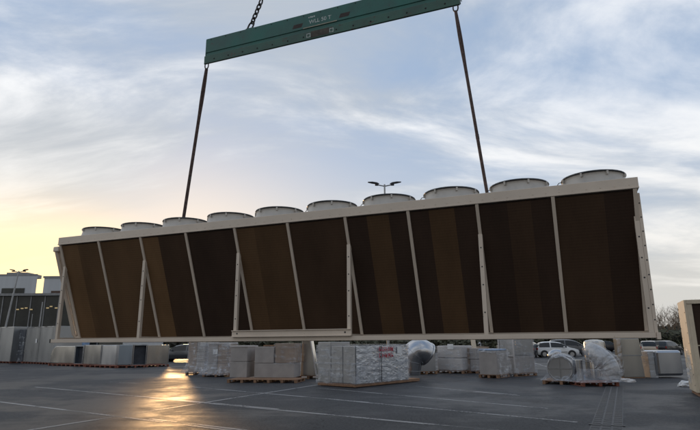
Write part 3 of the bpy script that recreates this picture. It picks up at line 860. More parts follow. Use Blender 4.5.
# row of duct pieces on low pallets
def duct_piece(sp, label, m, open_dark=False, curved=False, cap=None, group='sheet-metal duct pieces in the left row', z0=.14):
    c, rz, w, d, h = sp; H_ = h-z0
    root = empty('duct_section', (c.x, c.y, z0), rz, label, 'duct', group)
    if curved:
        rr = min(w*.5, H_*.55); prof = [(-w/2, 0), (w/2, 0), (w/2, H_)]
        prof += [(-w/2+rr-rr*math.sin(R(a)), H_-rr+rr*math.cos(R(a))) for a in range(0, 91, 10)]
        # curl in the depth direction too: front shoulder
        mb = MB(); n = len(prof)
        mb.prism([(x, z) for x, z in prof], -d/2, d/2); mb.build('casing', m, root, .05, seg=3)
    elif open_dark:
        t = .03
        mb = MB(); mb.span((-w/2, -d/2, 0), (w/2, d/2, t)); mb.span((-w/2, -d/2, H_-t), (w/2, d/2, H_))
        mb.span((-w/2, -d/2, t+.0005), (-w/2+t, d/2, H_-t-.0005)); mb.span((w/2-t, -d/2, t+.0005), (w/2, d/2, H_-t-.0005))
        mb.build('casing', m, root)
        mb = MB(); mb.span((-w/2+t, -d/2+.25, t), (w/2-t, -d/2+.28, H_-t)); mb.build('inner_shade_sheet', 'duct_shade', root)  # dark sheet painted as the shade inside the open duct
    else:
        mb = MB(); mb.span((-w/2+.01, -d/2+.01, 0), (w/2-.01, d/2-.01, H_)); mb.build('casing', m, root, .02)
    mb = MB()
    for x in (-w/2+.02, w/2-.02):
        if curved and x < 0: continue
        mb = MB(); mb.span((x-.02, -d/2-.02, -.002), (x+.02, -d/2+.008, H_+.012)); mb.span((x-.02, -d/2-.02, H_+.0125), (x+.02, d/2+.01, H_+.03))
        mb.build('flange', 'galv', root)
    return root
DP = [(49.5, 365, 73.5, 365.6, 346, 'galv_warm', 0, 1, 'curved sheet-metal duct with rounded shoulder, first of the left row'),
      (74, 365.6, 82, 365.8, 346, 'galv_blue', 1, 0, 'dark open-ended duct right beside the curved duct'),
      (82.5, 366, 99.5, 366.8, 345.2, 'galv_warm', 0, 0, 'tan-tinted square duct box in the left row'),
      (100, 366.8, 115, 367.3, 345.4, 'galv', 0, 0, 'bluish shiny square duct box beside the tan one'),
      (116, 367.2, 131.5, 367, 345, 'galv_blue', 0, 0, 'plain blue-grey square duct box left of the navy open one'),
      (132, 367, 145.5, 366.6, 345, 'galv_blue', 1, 0, 'navy dark open duct between two grey duct boxes'),
      (146, 366.4, 168, 365.6, 345, 'galv_warm', 0, 0, 'last duct box of the left row, warm and shiny')]
for a in DP:
    duct_piece(spot(*a[:5], 1.5), a[8], a[5], a[6], a[7])
for a, b, c_, lab in (((48, 365.6), (84, 366.6), 1, 'low pallet under the curved duct'), ((84.5, 367), (115.5, 368), 1, 'low pallet under the tan duct box'),
                   ((116.5, 368), (145, 367.4), 1, 'low pallet under the navy open duct'), ((146, 367.2), (169, 366.4), 1, 'low pallet under the last duct box')):
    c, rz, w, d, h = spot(*a, *b, 360, 1.6); pallet(c, rz, w, d, lab, 'redwood')

# two film-wrapped pallets
goods('wrapped_pallet_load', spot(187, 374, 204, 374.6, 342, 1.0), 'film-wrapped pallet of brown cartons, the one further left by the yellow glint', 'wrapped load', ['carton', 'taupe'], tiers=3, cols=2, wrap=True, flare=.28, amp=.06, pal_size=(1.35, 1.2), pal_label='pallet under the left film-wrapped carton load')
g_ = goods('wrapped_pallet_load', spot(207, 376.6, 226, 376.8, 342.5, 1.1), 'film-wrapped carton load with pale lid and a paper sticker, beside the grey cartons', 'wrapped load', ['taupe', 'carton'], tiers=3, cols=2, wrap=True, flare=.34, amp=.07, lid=.07, sticker=(-.12, 1.05, .26, .24), pal_size=(1.45, 1.3), pal_label='pallet under the film-wrapped load with the sticker')
# grey carton stacks on a long pallet
long_sp = spot(227, 382.8, 297, 383.2, 345, 1.3)
pallet(long_sp[0], long_sp[1], long_sp[2], 1.35, 'long wooden pallet under the taupe carton stacks')
c, rz, w, d, h = spot(229, 380.8, 246.5, 381, 345.6, 1.1)
goods('carton_stack', (c, rz, w, d, h), 'narrow taupe carton stack of two tiers, left of the dark gap', 'cartons', ['taupe'], tiers=2, pal=None, lid=.05)
c, rz, w, d, h = spot(253.5, 381, 294, 381.2, 363, 1.1)
goods('long_carton', (c, rz, w, d, h), 'long taupe carton at the bottom of the wide stack', 'carton', ['taupe'], pal=None)
zt = h
c, rz, w, d, h = spot(253.5, 381, 273.5, 381.1, 346.5, 1.1)
goods('upper_carton', (c, rz, w, d, h), 'plain taupe carton resting on the left half of the long carton', 'carton', ['taupe'], pal=None, z0=zt)
c2, rz2, w2, d2_, h2 = spot(274, 381.1, 294.5, 381.2, 343, 1.1)
goods('wrapped_upper_carton', (c2, rz2, w2, d2_, h2), 'film-wrapped carton resting on the right half of the long carton', 'carton', ['carton'], pal=None, z0=zt, wrap=True, flare=0)
root = empty('wooden_board', (c.x+.55, c.y, h), rz+.08, 'dark wooden board lying across the tops of the taupe cartons', 'board')
mb = MB(); mb.box((0, 0, .035), (1.5, .3, .05)); mb.build('board', 'wood', root, .004)
# dark shim between stacks
# sheet-metal hopper
c, rz, w, d, h = spot(300.5, 379, 316, 379, 340, .9)
root = empty('metal_hopper', (c.x, c.y, .14), rz, 'grey sheet-metal hopper with one slanting side, right of the taupe cartons', 'hopper')
mb = MB(); H_ = h-.14
mb.prism([(-w/2, 0), (w/2, 0), (w/2-.40*w, H_), (-w/2+.05, H_)], -d/2, d/2); mb.build('casing', 'galv_warm', root, .015)
mb = MB(); mb.bar((w/2+.012, -d/2-.01, 0), (w/2-.40*w+.012, -d/2-.01, H_), .03, .05); mb.bar((w/2+.012, -d/2-.01, 0), (w/2+.012, d/2, 0), .03, .05)
mb.build('flange', 'lightbox', root)
pallet(c, rz, w+.5, d+.1, 'pallet under the slanting metal hopper')

# big wrapped crate with silver foil side
C0 = G(355.5, 388); a_r, a_l = R(49), R(139); LR, LW = 4.1, 1.9
root = empty('big_wrapped_crate', (C0.x, C0.y, 0), a_r, 'big film-wrapped crate with silver foil side and red markings, under the middle of the cooler', 'crate')
hC = AT(355, 346, C0.y).z
mb = MB(); mb.span((0, 0, .02), (LR, LW, .13)); mb.build('skid_base', 'wood', root, .01)
for (ya, yb, hh, m) in ((0, .60, hC, 'grey_panel'), (.61, 1.20, hC+.0, 'grey_panel'), (1.21, LW, hC+.15, 'grey_panel')):
    mb = MB(); mb.span((.0, ya+.005, .14), (1.1, yb-.005, hh)); mb.build('end_cabinet', m, root, .015)
# foil side: lumpy sheet over the long block
LS = LR; LR = 3.3; mb = MB()
mb.span((1.115, .02, .14), (LR-.02, LW, hC-.02)); mb.build('long_block', 'grey_panel', root, .01)
mb = MB(); nx, nz2 = 90, 36; vs = []; fs = []
for k in range(nz2+1):
    for i in range(nx+1):
        x = .03+(LR-.05)*i/nx; z = .13+(hC-.12)*k/nz2
        p = -.02-.010*mnoise.noise(Vector((x*3, 3, z*9)))-.006*mnoise.noise(Vector((x*9, 1, z*22)))
        vs.append((x, p, z))
for k in range(nz2):
    for i in range(nx): fs.append((k*(nx+1)+i, k*(nx+1)+i+1, (k+1)*(nx+1)+i+1, (k+1)*(nx+1)+i))
mb.add(vs, fs); foil = mb.build('foil_side', 'foil', root, smooth=True, normals=False)
for x in (1.45,):
    mb = MB(); mb.span((x, -.066, .14), (x+.03, -.052, hC)); mb.build('strap', 'black', root)
mb = MB()   # red marker writing, two lines, letters no longer legible
rnd = random.Random(3)
for row, (z0_, hh) in enumerate(((hC-.22, .17), (hC-.45, .17))):
    for k in range(5):
        x0 = 1.35+k*.19
        for j in range(4):
            a = (x0+rnd.uniform(0, .14), -.064, z0_+rnd.uniform(0, hh)); b = (x0+rnd.uniform(0, .14), -.064, z0_+rnd.uniform(0, hh))
            mb.bar(a, b, .006, .028, up=Vector((0, 1, 0)))
        mb.bar((x0, -.064, z0_), (x0, -.064, z0_+hh), .028, .006)
mb.build('red_marking', 'red', foil)
for (xx, zz, sx, sz) in ((2.5, hC-.30, .3, .26), (2.5, hC-.62, .34, .07)):
    mb = MB(); mb.span((xx, -.062, zz), (xx+sx, -.054, zz+sz)); mb.build('paper_label', 'paper', foil)
mb = MB(); noisy_shell(mb, LR+.08, LW+.08, hC-.05, 0, 0, .025, 9)
o = mb.build('plastic_wrap', 'film', root, smooth=True); o.location = (LR/2, LW/2, .1)
mb = MB(); noisy_shell(mb, LR+.13, LW+.13, .07, 0, 0, .01, 5, top=False); o = mb.build('binding_tape', 'paper' if False else 'film', root); o.location = (LR/2, LW/2, hC*.55)

# duct elbow behind the crate
def path_px(pts, Y): return [AT(x, y, yy_) for (x, y, yy_) in [(p[0], p[1], Y+(p[2] if len(p) > 2 else 0)) for p in pts]]
def smooth_path(pts, n=6):
    out_ = []
    P = [pts[0]]+pts+[pts[-1]]
    for i in range(1, len(P)-2):
        for k in range(n):
            t = k/n; a, b, c, d = P[i-1], P[i], P[i+1], P[i+2]
            out_.append(.5*((2*b)+(c-a)*t+(2*a-5*b+4*c-d)*t*t+(3*b-a-3*c+d)*t**3))
    out_.append(pts[-1]); return out_
pp = path_px([(410.5, 376), (410.5, 368), (411.5, 359), (415.5, 352.5), (421, 351, .0), (426, 354, .1)], 25.2)
base = Vector((pp[0].x, pp[0].y, .135)); pp[0].z = .14
root = empty('duct_elbow', base, 0, 'large shiny round duct elbow with dark open mouth, at the right end of the crate', 'duct')
sp_ = smooth_path([p-base for p in pp]); nr = len(sp_)
rad = [.44+.10*min(1, i/(nr*.5)) for i in range(nr)]
mb = MB(); mb.tube(sp_, rad, 32, False); mb.build('elbow_shell', 'galv', root, smooth=True)
e_, f_ = sp_[-1], (sp_[-1]-sp_[-2]).normalized()
q = f_.to_track_quat('Z', 'Y').to_matrix()
mb = MB(); mb.lathe([(.54,-.03),(.57,-.03),(.57,.04),(.54,.04),(.54,-.03)], e_, 32, mtx=q); mb.build('rim_flange', 'galv', root, smooth=True)
mb = MB(); mb.lathe([(.001,-.02),(.54,-.02)], e_, 32, mtx=q); mb.build('mouth_shade_disc', 'duct_shade', root)  # dark disc paints the shade inside the open mouth
mb = MB()
for i in range(4, nr-3, 6):
    q = (sp_[i+1]-sp_[i]).normalized().to_track_quat('Z', 'Y').to_matrix()
    mb.lathe([(rad[i]+.001,-.012),(rad[i]+.014,-.006),(rad[i]+.014,.006),(rad[i]+.001,.012)], sp_[i], 32, mtx=q)
mb.build('seam', 'galv', root, smooth=True)

# boxes in the middle distance
goods('grey_crate', spot(417, 374.5, 436.5, 374, 350.5, 1.2), 'plain grey crate right behind the duct elbow mouth', 'crate', ['grey_panel'], pal_label='pallet under the plain grey crate by the elbow')
c, rz, w, d, h = spot(437.5, 373, 463, 373.8, 345.5, 1.3)
goods('white_case', (c, rz, w, d, h), 'pale white wrapped case with a square label and a seam round its middle', 'case', ['lightbox'], tiers=2, sticker=(.1, 1.2, .34, .26), wrap=True, flare=0, bevel=.05, pal_label='pallet under the pale white case')
goods('brown_cartons', spot(464, 373, 477, 373.5, 348, 1.2), 'brown carton pile between the white case and the bluish covered box', 'cartons', ['carton', 'taupe'], tiers=2, cols=2, wrap=True, flare=.04, pal_label='pallet under the brown carton pile')
# white leaning panel
A = G(477.5, 371)
root = empty('leaning_board', (A.x, A.y, 0), R(62), 'narrow white panel leaning upright beside the brown cartons', 'panel')
mb = MB(); mb.hexa([(-.45,-.02,0),(.45,-.02,0),(.45,.02,0),(-.45,.02,0)], [(-.35,.16,1.78),(.45,.16,1.83),(.45,.2,1.83),(-.35,.2,1.78)]); mb.build('sheet', 'pale', root)
c, rz, w, d, h = spot(480, 377.6, 498, 378.3, 350.5, 1.1)
g_ = goods('covered_box', (c, rz, w, d, h), 'taupe box with bluish film draped over its top and right side', 'box', ['taupe'], pal_label='pallet under the box with bluish film')
mb = MB(); nx, ny = 26, 14; vs = []; fs = []
for j in range(ny+1):
    for i in range(nx+1):
        s_ = i/nx*(w+1.35); y = -d/2-.08+(d+.16)*j/ny
        if s_ < w+.05: x, z = -w/2-.03+s_, h-.14+.06+.05*mnoise.noise(Vector((s_*4, y*4, 1)))
        else: x, z = w/2+.03+.13*(s_-w)+.05*mnoise.noise(Vector((s_*5, y*5, 7))), h-.14+.06-(s_-w-.05)
        if j == 0: z -= .14+.08*mnoise.noise(Vector((s_*5, 0, 3)))
        vs.append((x, y, max(-.1, z)))
for j in range(ny):
    for i in range(nx): fs.append((j*(nx+1)+i, j*(nx+1)+i+1, (j+1)*(nx+1)+i+1, (j+1)*(nx+1)+i))
mb.add(vs, fs); mb.build('draped_film', 'bluefilm' if 'bluefilm' in M else 'film', g_, smooth=True, normals=False)
mb = MB(); mb.span((-w/2, -d/2, h-.14-.01), (w/2, d/2, h-.14+.06)); mb.build('blue_lid', 'blue_tarp', g_, .03)
# tall two-tier crate
c, rz, w, d, h = spot(503.5, 376, 519, 376.6, 338.5, 1.5)
rz -= .35
root = goods('tall_crate', (c, rz, w+.2, 1.3, h), 'tall two-tier grey-brown crate under clear film, left of the parked cars', 'crate', ['taupe', 'grey_panel'], tiers=2, wrap=True, flare=.05, amp=.05, pal_label='pallet under the tall two-tier crate')
mb = MB(); H_ = h-.14
for x in (-w/2-.1, w/2+.1): mb.box((x, -.66, H_/2), (.06, .05, H_))
mb.box((0, -.66, H_/2), (w+.1, .04, .07)); mb.build('corner_post', 'lightbox', root)
# more half-hidden boxes behind
goods('brown_box', spot(468, 368.5, 480, 369, 346.5, 1.), 'small brown box half hidden behind the white panel', 'box', ['carton'], pal=None, z0=0)
goods('back_box', spot(498, 371.5, 506, 372, 345, 1.), 'low grey box between the bluish covered box and the tall crate', 'box', ['grey_panel'], pal=None, z0=0)

# round duct facing the camera
C1 = G(569, 384.8)
rz = math.atan2(-C1.x, C1.y)*1.0
root = empty('round_duct', (C1.x+.1, C1.y+.75, .14), rz-.12, 'short round duct lying on a pallet with its disc face towards us', 'duct')
mx_ = Matrix.Rotation(math.pi/2, 3, 'X'); r0 = .44
mb = MB(); mb.lathe([(r0*.985,.72),(r0,.70),(r0,.2),(r0*.97,-.1),(r0*.9,-.5),(r0*.86,-.7)], (0,0,r0), 40, mtx=mx_); mb.build('duct_shell', 'satin', root, smooth=True)
mb = MB(); mb.lathe([(.001,.69),(r0*.94,.69),(r0*.985,.705)], (0,0,r0), 40, mtx=mx_); mb.build('end_disc', 'grey_panel', root)
mb = MB(); mb.bar((-.42,-.705,r0), (.42,-.705,r0), .012, .03); mb.bar((0,-.705,.05), (0,-.705,r0*2-.05), .012, .03); mb.build('disc_rib', 'galv', root)
mb = MB(); mb.lathe([(r0*.985,.72),(r0*1.05,.72),(r0*1.05,.69),(r0+.001,.69)], (0,0,r0), 40, mtx=mx_); mb.build('flange', 'galv', root, smooth=True)
mb = MB(); mb.lathe([(r0*.80,-.1),(r0*1.1,-.1)], (-.45,.5,r0*1.45), 24); 
def rough_up(m_, a, seed):
    m_.v = [tuple(Vector(v)+Vector((mnoise.noise(Vector(v)*3+Vector((seed,0,0))), mnoise.noise(Vector(v)*3+Vector((0,seed,0))), mnoise.noise(Vector(v)*3+Vector((0,0,seed)))))*a+Vector((1,1,1))*(mnoise.noise(Vector(v)*8)*a*.5)) for v in m_.v]
mb = MB(); mb.lathe([(r0*.9,.735)]+[(r0*(1.12+.06*(k % 2)), .74-k*.12) for k in range(1, 13)], (0,0,r0+.02), 40, mtx=mx_); rough_up(mb, .07, 4)
mb.build('loose_film', 'thick_film', root, smooth=True)
mb = MB(); noisy_shell(mb, 1.15, 1.3, .62, 0, .18, .07, 31, res=.08, top=False, taper=.25); mb.build('plastic_wrap', 'film', root, smooth=True)
pallet(Vector((C1.x+.1, C1.y+.75, 0)), rz-.12, 1.35, 1.5, 'pallet under the round duct with the disc face')
pp = path_px([(556, 363), (552.5, 358), (551.5, 355), (555, 353), (560, 353.5)], 22.3)
base = Vector((pp[0].x, pp[0].y, .9)); base.z = pp[0].z-.3
root = empty('small_duct_bend', Vector((pp[0].x, pp[0].y, 0)), 0, 'small grey duct bend poking up behind the round duct', 'duct')
mb = MB(); mb.tube(smooth_path([Vector((0, 0, 0))]+[p-Vector((pp[0].x, pp[0].y, 0)) for p in pp]), .15, 18); mb.build('bend_shell', 'galv', root, smooth=True)

# wrapped elbow on reddish pallet
pp = path_px([(588, 349, .5), (594, 352, .3), (601, 357.5, .1), (607.5, 364, 0), (611, 371, -.1), (612, 380, -.1)], 20.6)
b0 = G(601, 386.5)
root = empty('wrapped_duct_elbow', (b0.x, b0.y+.6, .14), 0, 'film-wrapped duct elbow arching down to a reddish pallet, right of the round duct', 'duct')
off = Vector((b0.x, b0.y+.6, .14))
sp_ = smooth_path([p-off for p in pp]); nr = len(sp_)
mb = MB(); mb.tube(sp_, [.26+.08*math.sin(math.pi*i/nr) for i in range(nr)], 28); o = mb.build('elbow_shell', 'satin', root, smooth=True)
mb = MB(); mb.tube(sp_, [(.31+.09*math.sin(math.pi*i/nr)+.02*(i % 3)) for i in range(nr)], 28, False); rough_up(mb, .07, 9)
mb.build('plastic_wrap', 'thick_film', root, smooth=True)
mb = MB(); noisy_shell(mb, 1.25, 1.0, .45, 0, .22, .07, 77, res=.08, top=False, taper=.35); mb.build('film_skirt', 'thick_film', root, smooth=True)
mb = MB(); mb.tube([(-.36, .35, 0), (-.36, .35, .75)], .17, 20); mb.build('side_branch', 'galv', root, smooth=True)
pallet(off-Vector((0, 0, .14)), .02, 1.35, 1.15, 'reddish pallet under the film-wrapped duct elbow', 'redwood')
# crumpled plastic between the pallets
def crumple(c, r_, h_, label, m, seed, name='crumpled_plastic', cat='plastic sheet'):
    bm = bmesh.new(); bmesh.ops.create_icosphere(bm, subdivisions=4, radius=1)
    for v in bm.verts:
        n_ = mnoise.noise(v.co*1.8+Vector((seed, 0, 0)))*.45+mnoise.noise(v.co*5+Vector((seed, 0, 0)))*.22
        v.co = v.co*(1+n_); v.co.x *= r_[0]; v.co.y *= r_[1]; v.co.z = max(0, (v.co.z+.35)*h_)
    me = bpy.data.meshes.new(name); bm.to_mesh(me); bm.free()
    for p in me.polygons: p.use_smooth = True
    me.materials.append(M[m]); o = bpy.data.objects.new(name, me); COL.objects.link(o); o.location = c
    return tag(o, label, cat)
crumple(G(583, 383)+Vector((0, .3, .0)), (.22, .2), .28, 'blue and white crumpled plastic between the round duct and the wrapped elbow', 'blue_tarp', 3)
crumple(G(579.5, 384)+Vector((0, .2, 0)), (.16, .2), .2, 'small pale crumpled plastic heap right of the round duct', 'paper', 8)
crumple(G(624, 382), (.42, .25), .10, 'flattened clear plastic sheet on the ground right of the reddish pallet', 'lightbox', 5)
crumple(G(685.5, 386.4), (.24, .15), .13, 'small white bag lying on the asphalt left of the coil cabinet', 'paper', 12, 'white_bag', 'bag')

# upright round duct
b1 = G(602, 379)
root = empty('upright_round_duct', (b1.x, b1.y+.4, 0), 0, 'upright round duct with domed top behind the wrapped elbow', 'duct')
ht = AT(602, 340, b1.y).z
mb = MB(); mb.lathe([(.44,0),(.44,ht-.16),(.42,ht-.07),(.33,ht-.01),(.15,ht+.02),(.001,ht+.025)], n=36); mb.build('duct_shell', 'galv_warm', root, smooth=True)
mb = MB(); mb.lathe([(.442,.7),(.455,.705),(.455,.73),(.442,.735)], n=36); mb.lathe([(.442,1.2),(.455,1.205),(.455,1.23),(.442,1.235)], n=36); mb.build('seam', 'galv', root)
# rectangular column duct
c, rz, w, d, h = spot(624.5, 378.4, 645.5, 378.1, 338.5, .55)
root = empty('rectangular_duct', (c.x, c.y, .04), rz, 'upright rectangular metal duct in two stacked sections, right of the round one', 'duct')
H_ = h-.04
for z0_, z1_, ins in ((0, .9, .0), (.92, H_, .015)):
    mb = MB(); t = (z1_-z0_)
    mb.hexa([(-w/2+ins*2, -d/2, z0_), (w/2-ins, -d/2, z0_), (w/2-ins, d/2, z0_), (-w/2+ins*2, d/2, z0_)],
            [(-w/2-.02+ins*2, -d/2, z1_), (w/2-.07-ins, -d/2, z1_), (w/2-.07-ins, d/2, z1_), (-w/2-.02+ins*2, d/2, z1_)])
    mb.build('duct_body', 'galv_warm', root, .012)
mb = MB(); mb.span((-w/2-.02, -d/2-.02, .90), (w/2+.0, d/2+.02, .92)); mb.build('flange', 'galv', root)
mb = MB(); mb.span((-w/2, -d/2+.02, -.04), (w/2, d/2, -.0005)); mb.build('base_board', 'wood', root)
mb = MB()
for sx in (-1, 1):
    for k in range(5):
        z0_ = .1+k*.33 if sx < 0 else .4+k*.25
        x = sx*(w/2+.02); a = .08+.14*random.random()
        mb.add([(x, -d/2-.03, z0_), (x+sx*a, -d/2+.1, z0_-.08), (x+sx*a*.7, -d/2+.15, z0_+.22), (x-sx*.06, -d/2-.03, z0_+.28)], [(0,1,2,3)])
        mb.build('torn_film', 'thick_film', root, normals=False); mb = MB()
# silvery metal box
c, rz, w, d, h = spot(659, 378, 685.5, 377.6, 350, 1.0)
goods('blue_grey_box', (c, rz, w, d, h), 'silvery metal box with rounded corners beside the coil cabinet', 'metal box', ['galv'], bevel=.10, pal_label='pallet under the silvery metal box', z0=.08, pal=None)
c2 = c+Vector((-.75, .2, 0))
root = goods('narrow_grey_box', (Vector((c.x-w/2-.16, c.y+.15, 0)), rz, .30, 1.2, h-.04), 'narrow grey box with torn film, left of the silvery metal box', 'box', ['grey_panel'], pal=None, z0=0, wrap=True, flare=.06)

# ------------------------------------------------------------------ cars
def make_car(kind, paint, label, loc, rz):
    root = empty('parked_car', loc, rz, label, 'car', 'cars parked at the far side')
    if kind == 'hatch':   # x from rear to front, (x, bottom, belt, roof, half width)
        ST_ = [(0,.38,.80,.82,.70),(.06,.28,.92,.95,.80),(.22,.24,.96,1.22,.84),(.42,.24,.97,1.44,.86),(.75,.24,.97,1.50,.87),(1.25,.24,.96,1.52,.88),(1.36,.24,.96,1.52,.88),(1.85,.24,.95,1.50,.88),(2.35,.24,.94,1.40,.87),
               (2.85,.24,.93,1.12,.87),(3.12,.24,.91,.95,.86),(3.55,.24,.84,.86,.84),(3.90,.26,.72,.74,.78),(4.02,.34,.60,.62,.66)]
        ax = (.68, 3.28); glass = range(2, 8); L_ = 4.02
    else:
        ST_ = [(0,.38,.82,.85,.72),(.07,.28,.94,.98,.82),(.25,.24,.98,1.24,.86),(.50,.24,.99,1.46,.88),(1.0,.24,.98,1.52,.90),(1.7,.24,.97,1.54,.90),(1.82,.24,.97,1.54,.90),(2.4,.24,.96,1.50,.90),(2.85,.24,.95,1.38,.90),
               (3.35,.24,.94,1.10,.89),(3.65,.24,.92,.97,.88),(4.15,.24,.84,.88,.86),(4.55,.26,.72,.75,.80),(4.68,.34,.60,.62,.68)]
        ax = (.80, 3.78); glass = range(2, 8); L_ = 4.68
    n = len(ST_); ring = 9; vs = []
    for (x, zb, zt_, zr, w) in ST_:
        x -= L_/2; cab = zr-zt_
        ins = min(.20, cab*.36)
        half = [(w*.88, zb), (w*.99, zb+.12), (w, (zb+zt_)/2+.05), (w*.97, zt_), (w*.97-ins, zt_+cab*.86), (w*.80-ins, zr)]
        pts = [(x, a, b) for a, b in half]+[(x, 0, zr+.015)]+[(x, -a, b) for a, b in half[::-1]]
        vs += pts
    R_ = len(vs)//n
    body = MB(); body.v = list(vs); wins = {}
    for i in range(n-1):
        for k in range(R_):
            f = (i*R_+k, i*R_+(k+1) % R_, (i+1)*R_+(k+1) % R_, (i+1)*R_+k)
            side = k in (3, 8)
            topf = k in (4, 5, 6, 7)
            front = i in (8, 9) and topf
            rear = i in (1, 2) and topf
            isg = (side and 2 <= i <= 8 and i != 5) or front or rear
            if not isg: body.f.append(f); body.mi.append(0)
            else:
                key = 'windscreen' if front else 'rear_window' if rear else ('side_window', k, i > 5)
                wn = wins.setdefault(key, MB()); o_ = len(wn.v); wn.v += [vs[q] for q in f]; wn.f.append(tuple(range(o_, o_+4))); wn.mi.append(0)
    body.f += [tuple(range(R_)), tuple((n-1)*R_+k for k in range(R_))[::-1]]; body.mi += [0, 0]
    body.build('body', paint, root, smooth=True)
    for key, wn in wins.items():
        o = wn.build(key if isinstance(key, str) else key[0], 'glass', root, normals=False)
        bm = bmesh.new(); bm.from_mesh(o.data); bmesh.ops.remove_doubles(bm, verts=bm.verts, dist=.0005); bmesh.ops.recalc_face_normals(bm, faces=bm.faces); bm.to_mesh(o.data); bm.free()
    for x in ax:
        for sy in (-1, 1):
            cx, cy = x-L_/2, sy*(ST_[4][4]-.10)
            mxx = Matrix.Rotation(math.pi/2, 3, 'X')
            wh = MB(); wh.tube([(cx, cy-.0, .32), (cx, cy+sy*.115, .32)], .385, 20); wh.build('wheel_arch', 'black', root)
            wb = MB(); wb.tube([(cx, cy-.10, .315), (cx, cy+sy*.135, .315)], .315, 24); wl_ = wb.build('wheel', 'tyre', root, .02)
            rb = MB(); rb.tube([(cx, cy+sy*.12, .315), (cx, cy+sy*.142, .315)], .20, 18); rb.build('rim', 'rim', wl_)
    w = ST_[-2][4]
    for sy in (-1, 1):
        b = MB(); b.box((L_/2-.10, sy*(w-.14), .64), (.14, .26, .12)); b.build('headlight', 'lamp_clear', root, .03)
        b = MB(); b.box((-L_/2+.07, sy*(w-.06), .82), (.12, .16, .22)); b.build('tail_light', 'lamp_red', root, .03)
        b = MB(); b.box((L_/2-1.55*(L_/4.3), sy*(w+.20), 1.0), (.14, .20, .12)); b.build('mirror', paint, root, .03)
        b = MB(); b.box((0, sy*(ST_[5][4]+.003), .52), (1.7, .02, .035)); b.build('side_trim', 'black', root)
    b = MB(); b.box((L_/2-.005, 0, .46), (.03, .5, .11)); b.build('number_plate', 'paper', root)
    b = MB(); b.box((L_/2-.02, 0, .58), (.06, .8, .09)); b.build('grille', 'black', root)
    return root
def gp(x, y): return G(x, y)
make_car('hatch', 'paint_white', 'white hatchback seen from its side under the cooler, right of the tall crate', gp(557, 357.2), R(-8))
c_ = make_car('estate', 'paint_grey', 'dark grey people carrier with dark windows parked just behind the white hatchback', gp(571, 355.8), R(-14)); c_.scale = (1.05, 1.05, 1.13)
make_car('hatch', 'paint_black', 'black car half hidden behind the tall crate', gp(530, 357.2), R(62))
make_car('hatch', 'paint_tan', 'beige car parked to the right of the rectangular duct', gp(649, 355.5), R(64))
make_car('estate', 'paint_black', 'black car behind the silvery metal box', gp(668, 354.8), R(40))
make_car('hatch', 'paint_white', 'distant white car low behind the row, left of the silvery metal box', gp(657, 351.2), R(-20))
make_car('hatch', 'paint_grey', 'dark grey hatchback between the last duct box and the wrapped cartons', gp(181, 361.5), R(178))
make_car('estate', 'paint_white', 'distant white estate car far behind the brown cartons', gp(492, 351.5), R(8))
make_car('hatch', 'paint_silver', 'distant silver car far behind the white case', gp(455, 351.5), R(-15))
make_car('estate', 'paint_black', 'distant dark estate far behind the upright round duct', gp(607, 351.5), R(14))

# ------------------------------------------------------------------ buildings on the left
Yb = 60.0
def bx_(x, y): return AT(x, y, Yb)
bl = empty('grey_hall', (-44, Yb+8, 0), 0, 'grey clad hall at the left edge behind the lamp, above the dark glass front', 'building')
def rel(root, p): return Vector(p)-Vector(root.location)
a = bx_(27.5, 274); mb = MB()
xr = (a.x-.25)*(Yb+16)/(Yb+2)
q4 = [(-64, Yb+2), (a.x, Yb+2), (xr, Yb+16), (-64, Yb+16)]
mb.hexa([rel(bl, (x, y, 0)) for x, y in q4], [rel(bl, (x, y, a.z)) for x, y in q4]); mb.build('wall', 'clad', bl)
mb = MB(); mb.hexa([rel(bl, (x, y, a.z+.001)) for x, y in q4], [rel(bl, (x, y, a.z+.25)) for x, y in q4]); mb.span(rel(bl, (-41, Yb+4, a.z+.2505)), rel(bl, (-38.5, Yb+7, a.z+.7))); mb.build('roof', 'roof_edge', bl)
mb = MB(); p = bx_(5, 291); mb.span(rel(bl, (-40, Yb+1.93, p.z-.6)), rel(bl, (-37.4, Yb+1.99, p.z+.5))); mb.build('window', 'dark_glass', bl)
mb = MB(); mb.span(rel(bl, (-42, Yb+1.9, 6.9)), rel(bl, (a.x, Yb+1.99, 7.1))); mb.build('cladding_rail', 'roof_edge', bl)
b2_ = empty('grey_hall', (-30, Yb+8, 0), 0, 'second grey clad hall right of the bright gap, behind the end of the cooler', 'building')
a0, a1 = bx_(34.5, 276), bx_(56, 278)
mb = MB(); mb.span(rel(b2_, (a0.x, Yb+2, 0)), rel(b2_, (-26.5, Yb+18, a0.z))); mb.build('wall', 'clad', b2_)
mb = MB(); mb.span(rel(b2_, (a0.x-.1, Yb+1.9, a0.z+.001)), rel(b2_, (-26.4, Yb+18, a0.z+.22))); mb.build('roof', 'roof_edge', b2_)
p = bx_(50, 291); mb = MB(); mb.span(rel(b2_, (-34.3, Yb+1.93, p.z-.45)), rel(b2_, (-32.0, Yb+1.99, p.z+.2))); mb.build('window', 'lamp_red' if False else 'rust', b2_)
b3 = empty('glass_front_hall', (-44, Yb, 0), 0, 'low dark glass-fronted hall with small warm lights, below the grey halls', 'building')
a = bx_(0, 297)
zt_ = a.z
mb = MB(); mb.span(rel(b3, (-64, Yb-4, 0)), rel(b3, (-25.5, Yb+1.8, zt_-.25))); mb.build('glazing', 'dark_glass', b3)
mb = MB(); mb.span(rel(b3, (-64, Yb-4.3, zt_-.2495)), rel(b3, (-25.2, Yb+1.85, zt_))); mb.build('roof', 'roof_edge', b3)
mb = MB()
for k in range(26): mb.span(rel(b3, (-62+k*1.45, Yb-4.06, .0)), rel(b3, (-61.9+k*1.45, Yb-4.001, zt_-.26)))
mb.build('mullion', 'roof_edge', b3)['kind'] = 'stuff'
